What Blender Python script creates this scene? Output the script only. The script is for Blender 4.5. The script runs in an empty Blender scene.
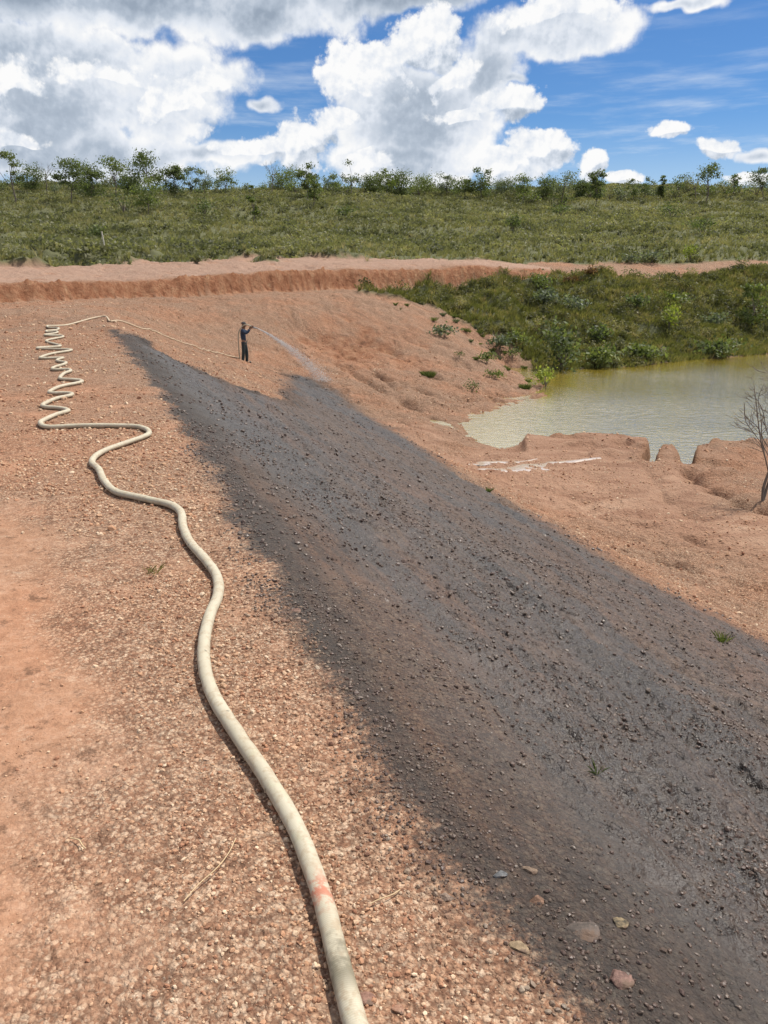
import bpy, bmesh, math, random
import numpy as np
from mathutils import Vector, Matrix
R = math.radians
S = bpy.context.scene
COL = S.collection

# ------------------------------------------------------------ camera
F = 769.0                      # focal length in pixels of a 768x1024 picture
PITCH = math.atan(244.0 / F)   # camera looks down by this much
EYE = 1.65
cam_d = bpy.data.cameras.new("camera")
cam = bpy.data.objects.new("camera", cam_d); COL.objects.link(cam)
cam_d.sensor_fit = 'VERTICAL'; cam_d.sensor_height = 24.0; cam_d.lens = 24.0 * F / 1024.0
cam_d.clip_start = 0.05; cam_d.clip_end = 5000
cam.location = (0, 0, EYE); cam.rotation_euler = (math.pi / 2 - PITCH, 0, 0)
S.camera = cam

# ------------------------------------------------------------ light
SUN_AZ = R(52)     # clockwise from +Y
SUN_EL = R(60)
sun_d = bpy.data.lights.new("sun", 'SUN'); sun_d.energy = 3.8; sun_d.angle = R(3.0); sun_d.color = (1.0, 0.955, 0.88)
sun = bpy.data.objects.new("sun", sun_d); COL.objects.link(sun)
sdir = Vector((math.sin(SUN_AZ) * math.cos(SUN_EL), math.cos(SUN_AZ) * math.cos(SUN_EL), math.sin(SUN_EL)))
sun.rotation_euler = sdir.to_track_quat('Z', 'Y').to_euler()
sun.location = (0, 0, 30)
S.view_settings.view_transform = 'Standard'; S.view_settings.look = 'None'
S.view_settings.exposure = 0.52; S.view_settings.gamma = 1.0; S.view_settings.use_curve_mapping = False
S.render.engine = 'CYCLES'
S.cycles.max_bounces = 6; S.cycles.transparent_max_bounces = 12
S.cycles.use_denoising = True

# ------------------------------------------------------------ node helper
class NT:
    def __init__(s, tree): s.t = tree; s.n = tree.nodes; s.l = tree.links
    def new(s, typ, ins=None, **props):
        n = s.n.new(typ)
        for k, v in props.items(): setattr(n, k, v)
        if ins:
            for k, v in ins.items():
                sock = n.inputs[k]
                if isinstance(v, bpy.types.NodeSocket): s.l.new(v, sock)
                else:
                    try: sock.default_value = v
                    except Exception: sock.default_value = tuple(v) + (1.0,)
        return n
    def m(s, op, a, b=0.0, c=0.0, clamp=False):
        n = s.new('ShaderNodeMath', {0: a, 1: b, 2: c}, operation=op, use_clamp=clamp); return n.outputs[0]
    def vm(s, op, a, b=(0, 0, 0), scale=None):
        n = s.new('ShaderNodeVectorMath', {0: a, 1: b}, operation=op)
        if scale is not None:
            if isinstance(scale, bpy.types.NodeSocket): s.l.new(scale, n.inputs['Scale'])
            else: n.inputs['Scale'].default_value = scale
        return n.outputs['Value'] if op in ('LENGTH', 'DOT_PRODUCT', 'DISTANCE') else n.outputs[0]
    def sm(s, x, a, b, lo=0.0, hi=1.0):
        n = s.new('ShaderNodeMapRange', {0: x, 1: a, 2: b, 3: lo, 4: hi}, interpolation_type='SMOOTHSTEP'); return n.outputs[0]
    def lin(s, x, a, b, lo=0.0, hi=1.0):
        n = s.new('ShaderNodeMapRange', {0: x, 1: a, 2: b, 3: lo, 4: hi}); return n.outputs[0]
    def noise(s, v, scale, detail=3.0, rough=0.55, col=False, dist=0.0):
        n = s.new('ShaderNodeTexNoise', {'Vector': v, 'Scale': scale, 'Detail': detail, 'Roughness': rough, 'Distortion': dist})
        return n.outputs['Color'] if col else n.outputs[0]
    def vor(s, v, scale, rand=1.0, feature='F1'):
        return s.new('ShaderNodeTexVoronoi', {'Vector': v, 'Scale': scale, 'Randomness': rand}, feature=feature)
    def mix(s, f, a, b, blend='MIX'):
        n = s.new('ShaderNodeMix', data_type='RGBA', blend_type=blend, clamp_factor=True)
        for i, v in ((0, f), (6, a), (7, b)):
            if isinstance(v, bpy.types.NodeSocket): s.l.new(v, n.inputs[i])
            elif i == 0: n.inputs[i].default_value = v
            else: n.inputs[i].default_value = tuple(v)[:3] + (1.0,)
        return n.outputs[2]
    def mapping(s, v, scale=(1, 1, 1), rot=(0, 0, 0), loc=(0, 0, 0)):
        return s.new('ShaderNodeMapping', {'Vector': v, 'Scale': scale, 'Rotation': rot, 'Location': loc}).outputs[0]
    def ramp(s, f, stops):
        n = s.new('ShaderNodeValToRGB', {0: f}); cr = n.color_ramp
        while len(cr.elements) < len(stops): cr.elements.new(0.5)
        for e, (p, c) in zip(cr.elements, stops): e.position = p; e.color = tuple(c) + (1.0,)
        return n.outputs[0]
    def attr(s, name): return s.new('ShaderNodeAttribute', attribute_name=name).outputs['Fac']

def pix_dir(px, py):
    """unit-forward ray of a picture pixel in world axes"""
    x = px - 384.0; yu = 512.0 - py
    return x, F * math.cos(PITCH) + yu * math.sin(PITCH), yu * math.cos(PITCH) - F * math.sin(PITCH)

# ------------------------------------------------------------ sky: Nishita plus cumulus clouds laid out by direction
W = bpy.data.worlds.new("World"); S.world = W; W.use_nodes = True
W.node_tree.nodes.clear()
w = NT(W.node_tree)
W.cycles.sampling_method = 'MANUAL'; W.cycles.sample_map_resolution = 1024
def azel(px, py):
    x, y, z = pix_dir(px, py)
    return math.atan2(x, y), math.atan2(z, math.hypot(x, y))
# cloud masses: centre px, py, half-width, half-height (pixels), strength
SOFT = [  # grey masses with veiled edges
 (30, 110, 120, 62, 1.0), (160, 105, 66, 46, 1.0), (80, 155, 170, 26, .95), (250, 16, 52, 26, .85), (176, 70, 42, 24, .75), (205, 158, 70, 14, .8),
 (-160, 100, 220, 95, 1.0), (40, 60, 220, 36, .85), (100, -5, 260, 40, 1.0), (385, -10, 120, 26, 1.0), (-200, -60, 400, 70, 1.0), (300, -60, 240, 60, .9),
 (415, 120, 84, 56, 1.1), (405, 160, 80, 26, 1.0), (490, 70, 44, 34, .8), (555, 28, 80, 28, .9), (520, 76, 18, 9, .6), (686, 0, 40, 9, .8), (755, 152, 24, 9, .7), (268, 105, 15, 10, .6)]
CRISP = [  # sunlit heaps
 (180, 108, 42, 32, .85), (206, 88, 24, 18, .7), (14, 84, 30, 28, .7), (25, 142, 30, 10, .7), (105, 78, 40, 16, .55),
 (423, 48, 36, 38, 1.1), (365, 80, 46, 44, 1.05), (340, 122, 30, 24, .95), (446, 78, 30, 30, .8), (508, 104, 42, 20, 1.0), (460, 118, 34, 14, .7), (300, 146, 22, 28, 1.0), (252, 154, 34, 12, .9),
 (362, 168, 32, 18, 1.05), (560, 16, 58, 20, .75), (540, 152, 36, 22, 1.05), (508, 168, 28, 16, 1.0), (594, 169, 15, 14, 1.0), (622, 182, 18, 7, .9), (452, 178, 26, 9, .9), (400, 182, 30, 8, .8),
 (673, 131, 16, 8, .85), (722, 147, 26, 11, .95), (746, 176, 22, 8, .95), (840, 165, 50, 16, .95), (900, 110, 50, 30, .9), (-90, 110, 60, 50, .9)]
def n2(t, v, scale, detail=3.0, rough=0.55, col=False):
    n = t.new('ShaderNodeTexNoise', {'Vector': v, 'Scale': scale, 'Detail': detail, 'Roughness': rough}, noise_dimensions='2D')
    return n.outputs['Color'] if col else n.outputs[0]
def puffs(t, v, scale, detail):
    n = t.new('ShaderNodeTexVoronoi', {'Vector': v, 'Scale': scale, 'Detail': detail, 'Roughness': .55, 'Lacunarity': 2.3}, voronoi_dimensions='2D', normalize=True)
    return n.outputs['Distance']
def cloud_group(blobs, warp, vs, va, na, generic):
    g = bpy.data.node_groups.new("cloud_density", 'ShaderNodeTree')
    g.interface.new_socket("P", in_out='INPUT', socket_type='NodeSocketVector')
    g.interface.new_socket("B", in_out='OUTPUT', socket_type='NodeSocketFloat')
    g.interface.new_socket("N", in_out='OUTPUT', socket_type='NodeSocketFloat')
    t = NT(g); gi = g.nodes.new('NodeGroupInput'); go = g.nodes.new('NodeGroupOutput')
    P = gi.outputs[0]
    wv = t.vm('SCALE', t.vm('SUBTRACT', n2(t, P, 9.0, 3.0, 0.6, True), (0.5, 0.5, 0.5)), scale=warp)
    Q = t.vm('ADD', P, wv)
    acc = None
    for (px, py, hw, hh, st) in blobs:
        a, e = azel(px, py)
        a2, _ = azel(px + 1, py); _, e2 = azel(px, py - 1)
        rx = abs(a2 - a) * hw * 1.12; ry = abs(e2 - e) * hh * 1.12
        d = t.new('ShaderNodeVectorMath', {0: Q, 1: (1 / rx, 1 / ry, 0), 2: (-a / rx, -e / ry, 0)}, operation='MULTIPLY_ADD').outputs[0]
        b = t.m('MULTIPLY_ADD', t.vm('LENGTH', d), -st, st)
        acc = b if acc is None else t.m('SMOOTH_MAX', acc, b, 0.10)
    B = acc
    if generic:
        sep = t.new('ShaderNodeSeparateXYZ', {0: P})
        off = t.m('MAXIMUM', t.sm(t.m('ABSOLUTE', sep.outputs[0]), 0.62, 0.85), t.sm(sep.outputs[1], 0.33, 0.42))
        gen = t.m('MULTIPLY_ADD', n2(t, P, 2.6, 2.0), 3.0, -1.45)
        bank = t.m('MULTIPLY', t.sm(sep.outputs[1], .95, .55), t.m('MULTIPLY', t.sm(sep.outputs[0], -.5, 0.0), t.sm(sep.outputs[0], .9, .6)))  # unseen cloud bank above the frame, added to whiten the pond's reflection
        gen = t.m('MULTIPLY_ADD', bank, 1.15, gen)
        gen = t.m('SUBTRACT', gen, t.sm(sep.outputs[1], .10, -.02))
        B = t.m('ADD', t.m('MULTIPLY', acc, t.m('SUBTRACT', 1.0, off)), t.m('MULTIPLY', gen, off))
    B = t.m('MINIMUM', t.m('MAXIMUM', B, -1.0), .75)
    V = t.vm('ADD', P, t.vm('SCALE', wv, scale=0.35))
    p1 = puffs(t, V, vs, 4.0)
    nz = n2(t, P, 13.0, 7.0, 0.6)
    N = t.m('ADD', t.m('MULTIPLY_ADD', p1, -va, va * .33), t.m('MULTIPLY_ADD', nz, na, -na * .5))
    g.links.new(B, go.inputs[0]); g.links.new(N, go.inputs[1])
    return g
tc = w.new('ShaderNodeTexCoord').outputs['Generated']
sp = w.new('ShaderNodeSeparateXYZ', {0: tc})
az = w.m('ARCTAN2', sp.outputs[0], sp.outputs[1]); el = w.m('ARCSINE', sp.outputs[2])
P0 = w.new('ShaderNodeCombineXYZ', {0: az, 1: el, 2: 0.0}).outputs[0]
def layer(g, P, Pd):
    n = w.new('ShaderNodeGroup'); n.node_tree = g; w.l.new(P, n.inputs[0]); m = w.new('ShaderNodeGroup'); m.node_tree = g; w.l.new(Pd, m.inputs[0])
    return n.outputs[0], n.outputs[1], w.m('SUBTRACT', n.outputs[0], m.outputs[0]), w.m('SUBTRACT', n.outputs[1], m.outputs[1])
LD = (-0.42, 0.90, 0)
P1 = w.vm('ADD', P0, tuple(c * .008 for c in LD))
sB, sN, sdB, sdN = layer(cloud_group(SOFT, .05, 13.0, .9, 1.0, True), P0, P1)
cB, cN, cdB, cdN = layer(cloud_group(CRISP, .035, 24.0, 1.7, .7, False), P0, P1)
shelf = w.m('MULTIPLY', w.sm(el, azel(384, 60)[1], azel(384, 12)[1]), w.sm(az, azel(560, 0)[0], azel(400, 0)[0]))
# soft layer
sD = w.m('ADD', sB, w.m('MULTIPLY', sN, .75)); sA = w.sm(sD, -.06, .26); sT = w.sm(sD, .08, .70)
sL = w.m('ADD', w.m('MULTIPLY_ADD', sT, -.44, .84), w.m('MULTIPLY_ADD', w.sm(sdN, -.16, .16), .26, -.13))
sL = w.m('ADD', sL, w.m('MULTIPLY_ADD', w.sm(n2(w, P0, 6.5, 5.0, .62), .36, .64), .36, -.16))
sL = w.m('SUBTRACT', sL, w.m('MULTIPLY', shelf, .24))
sL = w.m('ADD', sL, w.m('MULTIPLY', w.sm(el, .295, .38), .55))  # extra brightness for the unseen clouds above the frame
# crisp layer
cD = w.m('MULTIPLY_ADD', cN, .85, cB); cA = w.sm(w.m('ADD', cD, w.m('MULTIPLY_ADD', n2(w, P0, 60.0, 5.0, .7), .34, -.17)), -.02, .26); cT = w.sm(cD, .15, .8)
low = w.sm(w.m('ADD', cdB, w.m('MULTIPLY', cdN, .12)), .02, -.11)       # the underside of each heap
cL = w.m('MULTIPLY_ADD', w.lin(cdN, -.42, .34), .62, .50)
cL = w.m('ADD', cL, w.m('MULTIPLY_ADD', w.sm(n2(w, P0, 15.0, 4.0, .6), .35, .65), .24, -.10))
cL = w.m('SUBTRACT', cL, w.m('MULTIPLY', low, .38))
fade = w.m('MULTIPLY', w.sm(w.m('ADD', low, w.m('MULTIPLY_ADD', n2(w, P0, 11.0, 4.0, .6), 1.6, -.8)), .10, .85), w.sm(sA, .2, .8))
cA = w.m('MULTIPLY', cA, w.m('MULTIPLY_ADD', fade, -.9, 1.0))           # heaps melt into the mass below them
RAMP = [(0.0, (0.34, 0.41, 0.51)), (0.3, (0.50, 0.575, 0.68)), (0.62, (0.80, 0.85, 0.93)), (0.95, (1.03, 1.03, 1.03))]
scol = w.ramp(sL, RAMP); ccol = w.ramp(cL, RAMP)
sky = w.new('ShaderNodeTexSky', sky_type='NISHITA', sun_disc=False, sun_elevation=SUN_EL, sun_rotation=SUN_AZ, altitude=900, air_density=1.0, dust_density=0.3, ozone_density=2.0)
skyc = w.mix(1.0, w.new('ShaderNodeHueSaturation', {'Hue': 0.5, 'Saturation': 1.15, 'Value': .62, 'Color': sky.outputs[0]}).outputs[0], (.66, .88, 1.12), 'MULTIPLY')
# thin streaks on the right
stv = w.mapping(P0, scale=(2.2, 16.0, 1), rot=(0, 0, R(-7)))
streak = w.m('MULTIPLY', w.sm(w.noise(stv, 2.4, 6.0, 0.6), 0.46, 0.78), w.sm(el, 0.34, 0.12))
streak = w.m('MAXIMUM', w.m('MULTIPLY', streak, .6), w.m('MULTIPLY', w.sm(el, .17, .04), .38))
K = 6.6       # cloud radiance before the 0.09 sky strength
sk2 = w.mix(streak, skyc, (K * .86, K * .93, K * 1.0))
fin = w.mix(cA, w.mix(sA, sk2, w.vm('SCALE', scol, scale=w.m('MULTIPLY_ADD', w.m('MULTIPLY', w.sm(el, .30, .42), w.sm(az, -.4, .2)), K * .9, K))), w.vm('SCALE', ccol, scale=K))  # radiance of the added bank boosted to brighten pond, wet slope and skylight
bg = w.new('ShaderNodeBackground', {'Color': fin, 'Strength': 0.10})
wo = w.new('ShaderNodeOutputWorld'); w.l.new(bg.outputs[0], wo.inputs[0])

# ------------------------------------------------------------ number helpers
def smooth(x, a, b):
    t = np.clip((x - a) / (b - a), 0, 1); return t * t * (3 - 2 * t)
def _hash(ix, iy, seed):
    h = (ix.astype(np.int64) * 374761393 + iy.astype(np.int64) * 668265263 + seed * 1274126177) & 0xFFFFFFFF
    h = ((h ^ (h >> 13)) * 1274126177) & 0xFFFFFFFF
    h = h ^ (h >> 16)
    return (h & 0xFFFFFF) / float(0xFFFFFF)
def vnoise(x, y, seed=0):
    ix = np.floor(x); iy = np.floor(y); fx = x - ix; fy = y - iy
    fx = fx * fx * fx * (fx * (fx * 6 - 15) + 10); fy = fy * fy * fy * (fy * (fy * 6 - 15) + 10)
    a = _hash(ix, iy, seed); b = _hash(ix + 1, iy, seed); c = _hash(ix, iy + 1, seed); d = _hash(ix + 1, iy + 1, seed)
    return (a * (1 - fx) + b * fx) * (1 - fy) + (c * (1 - fx) + d * fx) * fy - 0.5
def fbm(x, y, oct=4, seed=0, rough=0.5):
    s = 0; a = 1.0
    for i in range(oct):
        c, sn = math.cos(i * 1.3), math.sin(i * 1.3)
        s = s + a * vnoise((x * c - y * sn) * 2 ** i + 17.3 * i, (x * sn + y * c) * 2 ** i - 9.1 * i, seed + i); a *= rough
    return s
def seg_dist(x, y, pts, closed=False):
    """distance to a polyline, and the side (sign > 0 on the left of its direction)"""
    best = np.full(x.shape, 1e9); side = np.zeros(x.shape); par = np.zeros(x.shape)
    n = len(pts); m = n if closed else n - 1
    for i in range(m):
        ax, ay = pts[i][:2]; bx, by = pts[(i + 1) % n][:2]
        dx, dy = bx - ax, by - ay; L2 = dx * dx + dy * dy + 1e-12
        t = np.clip(((x - ax) * dx + (y - ay) * dy) / L2, 0, 1)
        ex = x - ax - t * dx; ey = y - ay - t * dy
        d = np.sqrt(ex * ex + ey * ey); k = d < best - 1e-9
        best = np.where(k, d, best); par = np.where(k, i + t, par)
        side = np.where(k, np.sign(dx * (y - ay) - dy * (x - ax)), side)
    return best, side, par
def poly_sd(x, y, pts):
    """signed distance to a polygon, negative inside"""
    d, _, _ = seg_dist(x, y, pts, True)
    ins = np.zeros(x.shape, bool); n = len(pts)
    for i in range(n):
        ax, ay = pts[i][:2]; bx, by = pts[(i + 1) % n][:2]
        c = ((ay > y) != (by > y)) & (x < (bx - ax) * (y - ay) / (by - ay + 1e-12) + ax)
        ins ^= c
    return np.where(ins, -d, d)
def at_z(px, py, z):
    x, y, u = pix_dir(px, py); s = (z - EYE) / u; return (x * s, y * s, z)
def at_y(px, py, Y):
    x, y, u = pix_dir(px, py); s = Y / y; return (x * s, Y, EYE + u * s)

# ------------------------------------------------------------ terrain
AX = R(21.3)                       # the dam axis points this far left of +Y
def uv(x, y): return -math.sin(AX) * x + math.cos(AX) * y, math.cos(AX) * x + math.sin(AX) * y
def xy(u, v): return -math.sin(AX) * u + math.cos(AX) * v, math.cos(AX) * u + math.sin(AX) * v
WATER = -3.9
ZB = -3.55                         # top of the sediment bank by the water
pond = [at_z(464, 427, WATER), at_z(480, 436, WATER + .2), at_z(504, 438, ZB), at_z(520, 434, ZB), at_z(553, 434, ZB), at_z(570, 436, ZB), at_z(587, 434, ZB),
        at_z(615, 436, ZB), at_z(648, 438, ZB), at_z(651, 447, ZB), at_z(645, 463, ZB), at_z(651, 464, ZB), at_z(659, 450, ZB), at_z(675, 450, ZB), at_z(681, 459, ZB), at_z(685, 468, ZB), at_z(691, 467, ZB),
        at_z(693, 451, ZB), at_z(705, 448, ZB), at_z(712, 436, ZB), at_z(740, 438.5, ZB), at_z(768, 441, ZB), (22, 26, 0), (34, 30, 0), (46, 44, 0),
        (40, 58, 0), (30, 57, 0), at_z(768, 354.5, WATER), at_z(698, 360, WATER), at_z(636, 367, WATER), at_z(587, 369, WATER), at_z(562, 371, WATER),
        at_z(551, 379, WATER), at_z(543, 391, WATER), at_z(549, 396, WATER), at_z(524, 402, WATER), at_z(491, 412, WATER), at_z(471, 421, WATER)]
# borrow cut: the foot of the steep red face, left to right
cut = [(-60, 14), (-34, 31), at_y(-60, 312, 35.5), at_y(0, 305, 37.3), at_y(100, 301, 41), at_y(200, 297, 45.5), at_y(300, 291, 50), at_y(400, 285, 54.5), at_y(480, 278.5, 58), at_y(540, 272, 61), at_y(575, 266, 63)]
cut_h = [.8, .8, .75, .76, .84, .94, 1.05, 1.1, 1.0, .5, 0.0]
def cut_step(x, y, sharp=True):
    d, side, par = seg_dist(x, y, cut)
    h = np.interp(par, np.arange(len(cut)), cut_h)
    if sharp: h = h * (1 + .2 * fbm(x * .3, y * .3, 3, 79))
    wig = (0.45 * fbm(x * .35, y * .35, 3, 77) + .22 * fbm(x * 1.6, y * 1.6, 3, 78)) if sharp else 0
    sd = d * side + wig
    end = (par >= len(cut) - 1 - 1e-6) | (par <= 1e-6)
    return np.where(end, 0, h) * smooth(sd, 0.0, 0.55), np.where(end, 99, sd), h
CP = []
def cz(px, py, z): CP.append(at_z(px, py, z))
def cy(px, py, Y): CP.append(at_y(px, py, Y))
# valley floor
for a in [(540, 500, -3.2), (620, 470, -3.42), (560, 447, ZB), (500, 447, -3.5), (470, 447, -3.45), (430, 430, -3.25), (768, 520, -3.2), (768, 600, -3.08), (690, 560, -3.15),
          (740, 452, -3.45), (700, 470, -3.4), (640, 440, ZB), (650, 520, -3.3), (440, 470, -3.2), (768, 443, ZB), (600, 437, ZB), (768, 485, -3.3)]: cz(*a)
for a in [(22, 20, -3.2), (34, 22, -3.2), (12, 6, -3.2), (9, 0, -3.2), (9, -10, -3.2), (22, 4, -3.2), (30, -12, -3.2), (50, 30, -2.8), (52, 45, -2.5), (70, 10, -2.5), (60, -30, -2.5), (44, 64, -1.2), (75, 60, 0)]: CP.append(a)
for a in [(471, 421), (491, 412), (524, 402), (545, 396), (551, 380), (562, 371), (636, 367), (698, 360), (768, 354.5)]: cz(*a, WATER)
cy(245, 361, 34.5)
for a in [(400, 372, 36), (360, 362, 38), (430, 395, 32), (320, 340, 41), (480, 352, 43), (450, 312, 50), (380, 305, 47), (300, 318, 42), (250, 330, 39), (520, 375, 44), (420, 345, 42),
          (550, 300, 57), (550, 335, 50), (640, 330, 54), (768, 300, 63), (768, 330, 58), (660, 296, 60), (768, 275, 67), (650, 276, 64.5), (575, 278, 62),
          (200, 312, 40), (150, 308, 38.5), (480, 290, 56), (420, 292, 54)]: cy(*a)
# flat crest and its far end
for a in [(-6, 12), (-3, 4), (-6, 20), (-9, 26), (-12, 30), (-16, 34), (-12, 34), (-12, 20), (-6, 0), (-4, -10), (-26, 20), (-20, 28)]: CP.append((*a, 0))
for uu in (-8, 2, 12, 20, 26):
    for vv in (2.5, 5.0, 7.5): _q = xy(uu, vv); CP.append((_q[0], _q[1], max(-0.42 * (vv - 1.15) - 1.0, -3.6)))
# behind the cut (its step is taken off before fitting) and the hill
step_pts = []
for a in [(0, 284, 38.6), (100, 281, 42.2), (200, 277, 46.8), (300, 271.5, 51.5), (400, 268, 56), (480, 266, 59.5), (0, 268, 48), (100, 264, 52), (200, 261, 57), (300, 258.5, 61), (400, 260, 65),
          (500, 262, 67), (600, 263, 69), (700, 264, 71), (768, 264, 73), (640, 268.5, 67), (768, 268.5, 70)]: step_pts.append(at_y(*a))
for px in (-250, -60, 100, 260, 420, 580, 740, 900, 1080):
    k = 1.0
    for (py, Y) in ((232, 84), (212, 108), (196, 132), (189, 152)):
        yy = Y * (1 + 0.00012 * (px - 100)) if px > 100 else Y
        py2 = py + (3 if px > 300 else 0)
        step_pts.append(at_y(px, py2, yy))
for a in [(-120, 60, 6), (-90, 20, 3), (-110, -30, 0), (0, 210, 17), (-130, 190, 17), (130, 190, 17), (140, 100, 12), (110, 60, 5), (0, 300, 17), (-300, 0, 5), (300, 60, 10), (0, -150, -3), (150, -80, 0), (-120, -120, 0), (-200, 250, 17), (220, 260, 17)]: CP.append(a)
sx = np.array([p[0] for p in step_pts]); sy = np.array([p[1] for p in step_pts])
sz = np.array([p[2] for p in step_pts]) - cut_step(sx, sy, False)[0]
CPa = np.vstack([np.array([p[:3] for p in CP], float), np.stack([sx, sy, sz], 1)])
def tps_fit(P, lam=0.3):
    n = len(P); d = np.hypot(P[:, None, 0] - P[None, :, 0], P[:, None, 1] - P[None, :, 1])
    Kk = np.where(d > 0, d * d * np.log(d + 1e-12), 0) + lam * np.eye(n)
    A = np.zeros((n + 3, n + 3)); A[:n, :n] = Kk; A[:n, n] = 1; A[:n, n + 1:] = P[:, :2]; A[n, :n] = 1; A[n + 1:, :n] = P[:, :2].T
    return np.linalg.solve(A, np.concatenate([P[:, 2], [0, 0, 0]]))
TW = tps_fit(CPa)
def tps(x, y):
    out = TW[-3] + TW[-2] * x + TW[-1] * y
    for i in range(len(CPa)):
        d2 = (x - CPa[i, 0]) ** 2 + (y - CPa[i, 1]) ** 2
        out = out + TW[i] * 0.5 * d2 * np.log(d2 + 1e-12)
    return out
def tracks(x, y):
    # the machine ran along the axis near by, and slantwise down the shoulder farther out
    u, v = uv(x, y); k = smooth(u, 19, 25)
    return u * (1 - k) + (.84 * x - .54 * y) * k, v * (1 - k) + (.54 * x + .84 * y - 14) * k
def height(x, y, detail=1.0):
    x = np.asarray(x, float); y = np.asarray(y, float); shp = x.shape; x = x.ravel(); y = y.ravel()
    far = np.hypot(x, y); k = np.minimum(1, 330 / np.maximum(far, 1e-6))      # beyond 330 m hold the rim's height
    val = tps(x * k, y * k)
    val = np.where(far > 330, val * np.exp(-(far - 330) / 3000), val)
    cs, csd, ch = cut_step(x, y); val = val + cs
    # the dam fill
    u, v = uv(x, y)
    e = 0.8 + 0.15 * fbm(u * .5, v * .1, 2, 5)
    t = v - e
    up = -0.42 * np.where(t > 0.7, t - 0.35, np.where(t > 0, t * t / 1.4, 0))
    tl = -(v + 8.5); dn = -0.45 * np.where(tl > 0, tl, 0)
    endd = smooth(u, 34, 46) * -8 + smooth(-u, 45, 60) * -8
    dam = np.maximum(up, -30) + dn + endd
    # smooth union of fill and natural ground
    kk = 0.35; h = np.clip(0.5 + 0.5 * (dam - val) / kk, 0, 1)
    onfill = h
    wq = smooth(u, 33, 25) * smooth(v, 4.0, .5) * smooth(v, -11, -9) * smooth(u, -70, -60)
    val = val - wq * np.maximum(val - dam, 0)
    z = val * (1 - h) + dam * h + kk * h * (1 - h)
    z = z - smooth(u, 33, 25) * smooth(v, 1.0, .3) * smooth(v, -10, -8) * smooth(u, -50, -40) * np.maximum(z, 0)
    # pond basin
    sd = poly_sd(x, y, pond)
    near = smooth(x * 0.15 + y, 33, 29) * smooth(x, 4.2, 5.8)
    sdw = sd + 0.08 * fbm(x * 1.3, y * 1.3, 3, 31)
    slope = 0.14 + near * 6.0
    shore = WATER - 0.02 + slope * np.maximum(sdw, 0) + 0.25 * np.maximum(sdw - 1.2, 0) ** 2
    z = np.where(sdw > 0, np.minimum(z, shore + (1 - near) * 0.0), WATER - np.minimum(0.04 - sdw * (0.35 + 2.5 * near), 1.2))
    if detail:
        wet, veg, sed = masks(x, y)
        fr = np.exp(-far / 9.0)
        a_slope = smooth(v, 0.8, 2.0) * (1 - smooth(v, 9.5, 13)) * (u < 45)
        land = smooth(sd, -0.1, 0.3)
        n1 = fbm(x * 5, y * 5, 3, 3, .6) * 0.012
        n2 = fbm(x * .7, y * .7, 3, 13) * (0.02 + .07 * smooth(far, 6, 30))
        n2 = n2 + fbm(x * 2.6, y * 2.6, 4, 19, .6) * .07 * smooth(far, 16, 32) * (1 - .8 * sed)
        z = z + land * (n1 + n2 * smooth(far, 1.5, 4.0))
        # clods on the slope face, dozer tracks along the axis
        cl = fbm(x * 6, y * 6, 4, 41, .7)
        z = z + land * a_slope * (cl * 0.045 + fbm(x * 1.7, y * 1.7, 3, 43) * 0.05)
        ta, tb = tracks(x, y)
        tr = vnoise(ta * 0.22, tb * 3.1, 51) + .6 * vnoise(ta * .4, tb * 7.0, 52)
        z = z + land * smooth(v, 1.2, 2.6) * (1 - smooth(far, 55, 70)) * (1 - sed * .8) * (1 - veg) * (1 - smooth(v, 9, 13)) * tr * 0.055
        # erosion gullies left of the pond and on the flat
        rg = np.abs(fbm(x * .35 + .1 * y, y * .9, 4, 61)); z = z - land * smooth(v, 8, 10) * (1 - veg) * (1 - smooth(far, 50, 62)) * np.maximum(0, .07 - rg) * 1.5 * (0.35 + smooth(y, 27, 33))
        z = z + land * sed * (np.round(fbm(x * .22, y * .3, 3, 66) * 9) / 9 * .10)
        # rough cut face
        cf = (csd > -.15) & (csd < 1.2)
        z = z + np.where(cf, 1, 0) * smooth(csd, -.1, .25) * smooth(csd, 1.1, .5) * fbm(x * 1.6, y * 1.6, 5, 71, .7) * 0.26 * (ch > .1)
        z = z + .13 * near * smooth(sd, 1.7 + .8 * 0, 1.45) * smooth(sd, .02, .12) * (y < 31) * smooth(fbm(x * .45, y * .45, 3, 64), -.25, -.1)
        # rills and undercut edges
        for pl, dp, wd_ in RILLS:
            dd_, _, pr = seg_dist(x, y, pl); dd_ = dd_ + fbm(x * 1.1, y * 1.1, 3, 97) * .5 * wd_ * 2
            z = z - land * dp * (0.55 + .9 * vnoise(pr * 2.3, pr * 0, 9)) * np.exp(-np.abs(dd_ / wd_) ** 1.3) * smooth(pr, 0, .3)
        # hill
        z = z + smooth(far, 66, 90) * (fbm(x * .05, y * .05, 3, 81) * 1.6 + fbm(x * .35, y * .35, 2, 82) * .35) * smooth(-far, -900, -600)
        z = z + veg * land * (1 - smooth(far, 64, 70)) * fbm(x * .4, y * .4, 4, 85) * 1.1 * smooth(sd, 0, 3)
    return z.reshape(shp)
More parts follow.
